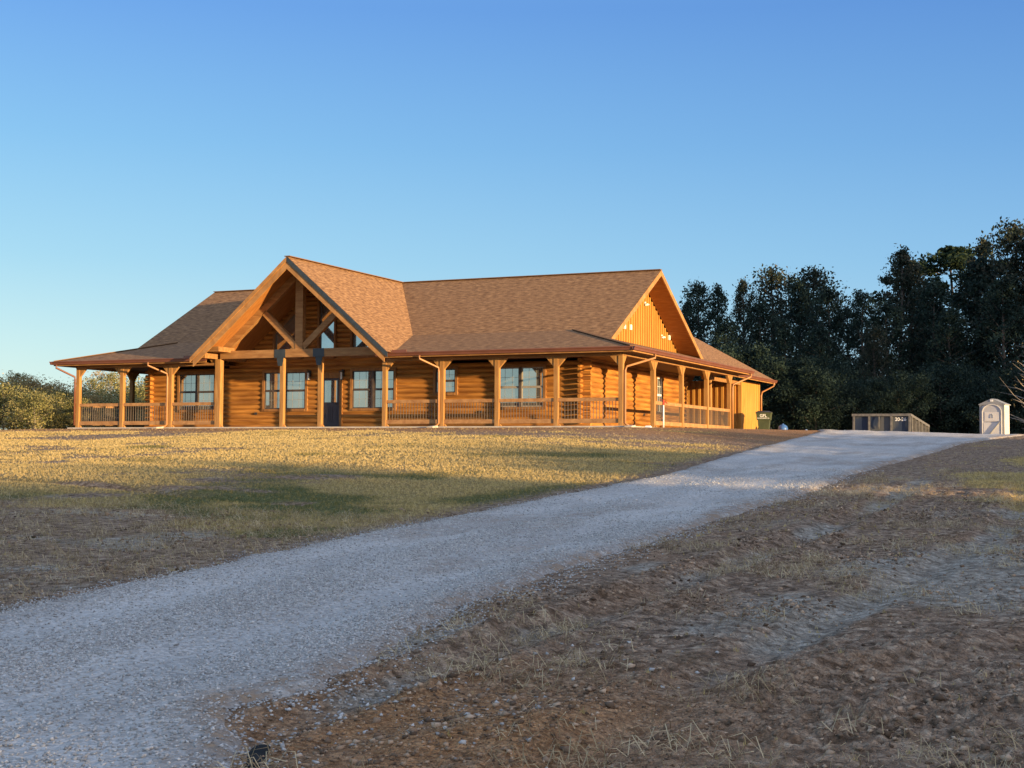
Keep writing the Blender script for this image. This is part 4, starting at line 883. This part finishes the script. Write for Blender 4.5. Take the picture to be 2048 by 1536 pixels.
# trees standing outside the frame on the sunward side; their long shadows cross the place
n=0
def caster(key,x,y,h,w=1.):
    global n; n+=1
    plant(key,x,y,h,'tree outside the frame on the sunward side, %s in its row'%(ordn[n-1] if n<=20 else 'twenty '+ordn[n-21]),'tree','trees outside the right side of the frame',wide=w)
def sq(x,q): return (q-.309*x)/.951
for i,q in enumerate(np.arange(-50,-22.9,2.2)): caster(('dA','bB')[i%2],68+2*math.sin(i*2.1),sq(68,q),(4.5 if abs(q+36.8)<1.2 else 6.3+.09*max(0,-30-q)+.7*math.sin(i*1.7)),1.5)
for i,q in enumerate(np.arange(-18.,8,2.9)): caster('bB',44+math.sin(i*2.),sq(44,q),3.6+.4*math.sin(i*1.3),1.5)
for i,q in enumerate([37.2]+list(np.arange(42,80,4.0))): caster('dA',60+4*(i%2),sq(60,q),19,.62 if i==0 else 1.3)
# ---------------------------------------------------------------- light, sky, camera
PHI=R(18.); EL_=R(4.4)
sd=Vector((math.cos(PHI)*math.cos(EL_),-math.sin(PHI)*math.cos(EL_),math.sin(EL_)))
sl=bpy.data.lights.new('sun','SUN'); sl.energy=5.0; sl.angle=R(.6); sl.color=(1.0,.68,.33)
so=bpy.data.objects.new('sun',sl); C.objects.link(so); so.rotation_euler=sd.to_track_quat('Z','Y').to_euler()
w=bpy.data.worlds.new('World'); scene.world=w; w.use_nodes=True; nt=w.node_tree
sk=nt.nodes.new('ShaderNodeTexSky'); sk.sky_type='NISHITA'; sk.sun_disc=False; sk.sun_elevation=EL_; sk.sun_rotation=math.atan2(sd.x,sd.y); sk.air_density=1.0; sk.dust_density=.6; sk.ozone_density=1.2
bg=nt.nodes['Background']; bg.inputs['Strength'].default_value=.15
# clear evening sky: the Nishita sky blended with a blue gradient over height and bearing; warm sunward glow and bright zenith added as fill
tc=nt.nodes.new('ShaderNodeTexCoord'); sx=nt.nodes.new('ShaderNodeSeparateXYZ'); nt.links.new(tc.outputs['Generated'],sx.inputs[0])
def lin(c): return tuple(((v/255+.055)/1.055)**2.4 if v>10 else v/255/12.92 for v in c)
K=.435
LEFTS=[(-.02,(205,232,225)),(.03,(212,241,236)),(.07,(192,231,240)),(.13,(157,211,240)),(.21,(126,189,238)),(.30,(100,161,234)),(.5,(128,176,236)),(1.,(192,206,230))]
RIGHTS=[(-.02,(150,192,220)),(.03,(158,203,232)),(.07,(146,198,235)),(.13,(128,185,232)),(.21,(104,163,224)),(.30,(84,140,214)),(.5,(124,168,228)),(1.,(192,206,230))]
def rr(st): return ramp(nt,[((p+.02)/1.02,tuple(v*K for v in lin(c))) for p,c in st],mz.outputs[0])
mz=nt.nodes.new('ShaderNodeMapRange'); mz.inputs[1].default_value=-.02; mz.inputs[2].default_value=1.; nt.links.new(sx.outputs[2],mz.inputs[0])
dt=nt.nodes.new('ShaderNodeVectorMath'); dt.operation='DOT_PRODUCT'; nt.links.new(tc.outputs['Generated'],dt.inputs[0]); dt.inputs[1].default_value=(math.cos(YAW),math.sin(YAW),0)
mh=nt.nodes.new('ShaderNodeMapRange'); mh.inputs[1].default_value=-.36; mh.inputs[2].default_value=.40; nt.links.new(dt.outputs['Value'],mh.inputs[0])
mx=nt.nodes.new('ShaderNodeMix'); mx.data_type='RGBA'; nt.links.new(mh.outputs[0],mx.inputs[0]); nt.links.new(rr(LEFTS),mx.inputs[6]); nt.links.new(rr(RIGHTS),mx.inputs[7])
sb=nt.nodes.new('ShaderNodeVectorMath'); sb.operation='SCALE'; sb.inputs['Scale'].default_value=1/bg.inputs['Strength'].default_value; nt.links.new(mx.outputs[2],sb.inputs[0])
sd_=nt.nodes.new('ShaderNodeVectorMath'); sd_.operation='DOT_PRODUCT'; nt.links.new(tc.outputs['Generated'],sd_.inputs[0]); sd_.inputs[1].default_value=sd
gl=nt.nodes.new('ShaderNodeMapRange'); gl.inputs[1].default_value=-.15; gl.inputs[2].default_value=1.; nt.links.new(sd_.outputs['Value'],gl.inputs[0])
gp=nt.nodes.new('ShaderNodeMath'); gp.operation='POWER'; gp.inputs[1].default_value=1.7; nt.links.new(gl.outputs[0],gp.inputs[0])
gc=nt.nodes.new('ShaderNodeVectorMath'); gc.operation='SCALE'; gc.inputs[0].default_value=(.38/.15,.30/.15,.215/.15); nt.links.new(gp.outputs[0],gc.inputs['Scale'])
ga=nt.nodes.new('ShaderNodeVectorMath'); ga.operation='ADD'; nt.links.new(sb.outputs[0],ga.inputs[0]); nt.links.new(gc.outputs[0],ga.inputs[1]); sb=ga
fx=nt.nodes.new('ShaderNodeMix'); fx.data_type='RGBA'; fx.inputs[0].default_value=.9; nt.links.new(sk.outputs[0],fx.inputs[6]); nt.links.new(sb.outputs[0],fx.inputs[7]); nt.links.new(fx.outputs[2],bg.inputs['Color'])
cd=bpy.data.cameras.new('camera'); co=bpy.data.objects.new('camera',cd); C.objects.link(co); scene.camera=co
cd.sensor_width=36; cd.lens=2850.58/2048*36; cd.clip_end=3000; cd.clip_start=.1
co.location=(CX,CY,CZ); pt=R(2.764)
fwd=Vector((-math.sin(YAW)*math.cos(pt),math.cos(YAW)*math.cos(pt),math.sin(pt)))
q=fwd.to_track_quat('-Z','Y'); co.rotation_mode='QUATERNION'
from mathutils import Quaternion
co.rotation_quaternion=q@Quaternion((0,0,1),R(.304))
scene.view_settings.view_transform='Standard'; scene.view_settings.look='None'; scene.view_settings.gamma=1; scene.view_settings.exposure=1.25
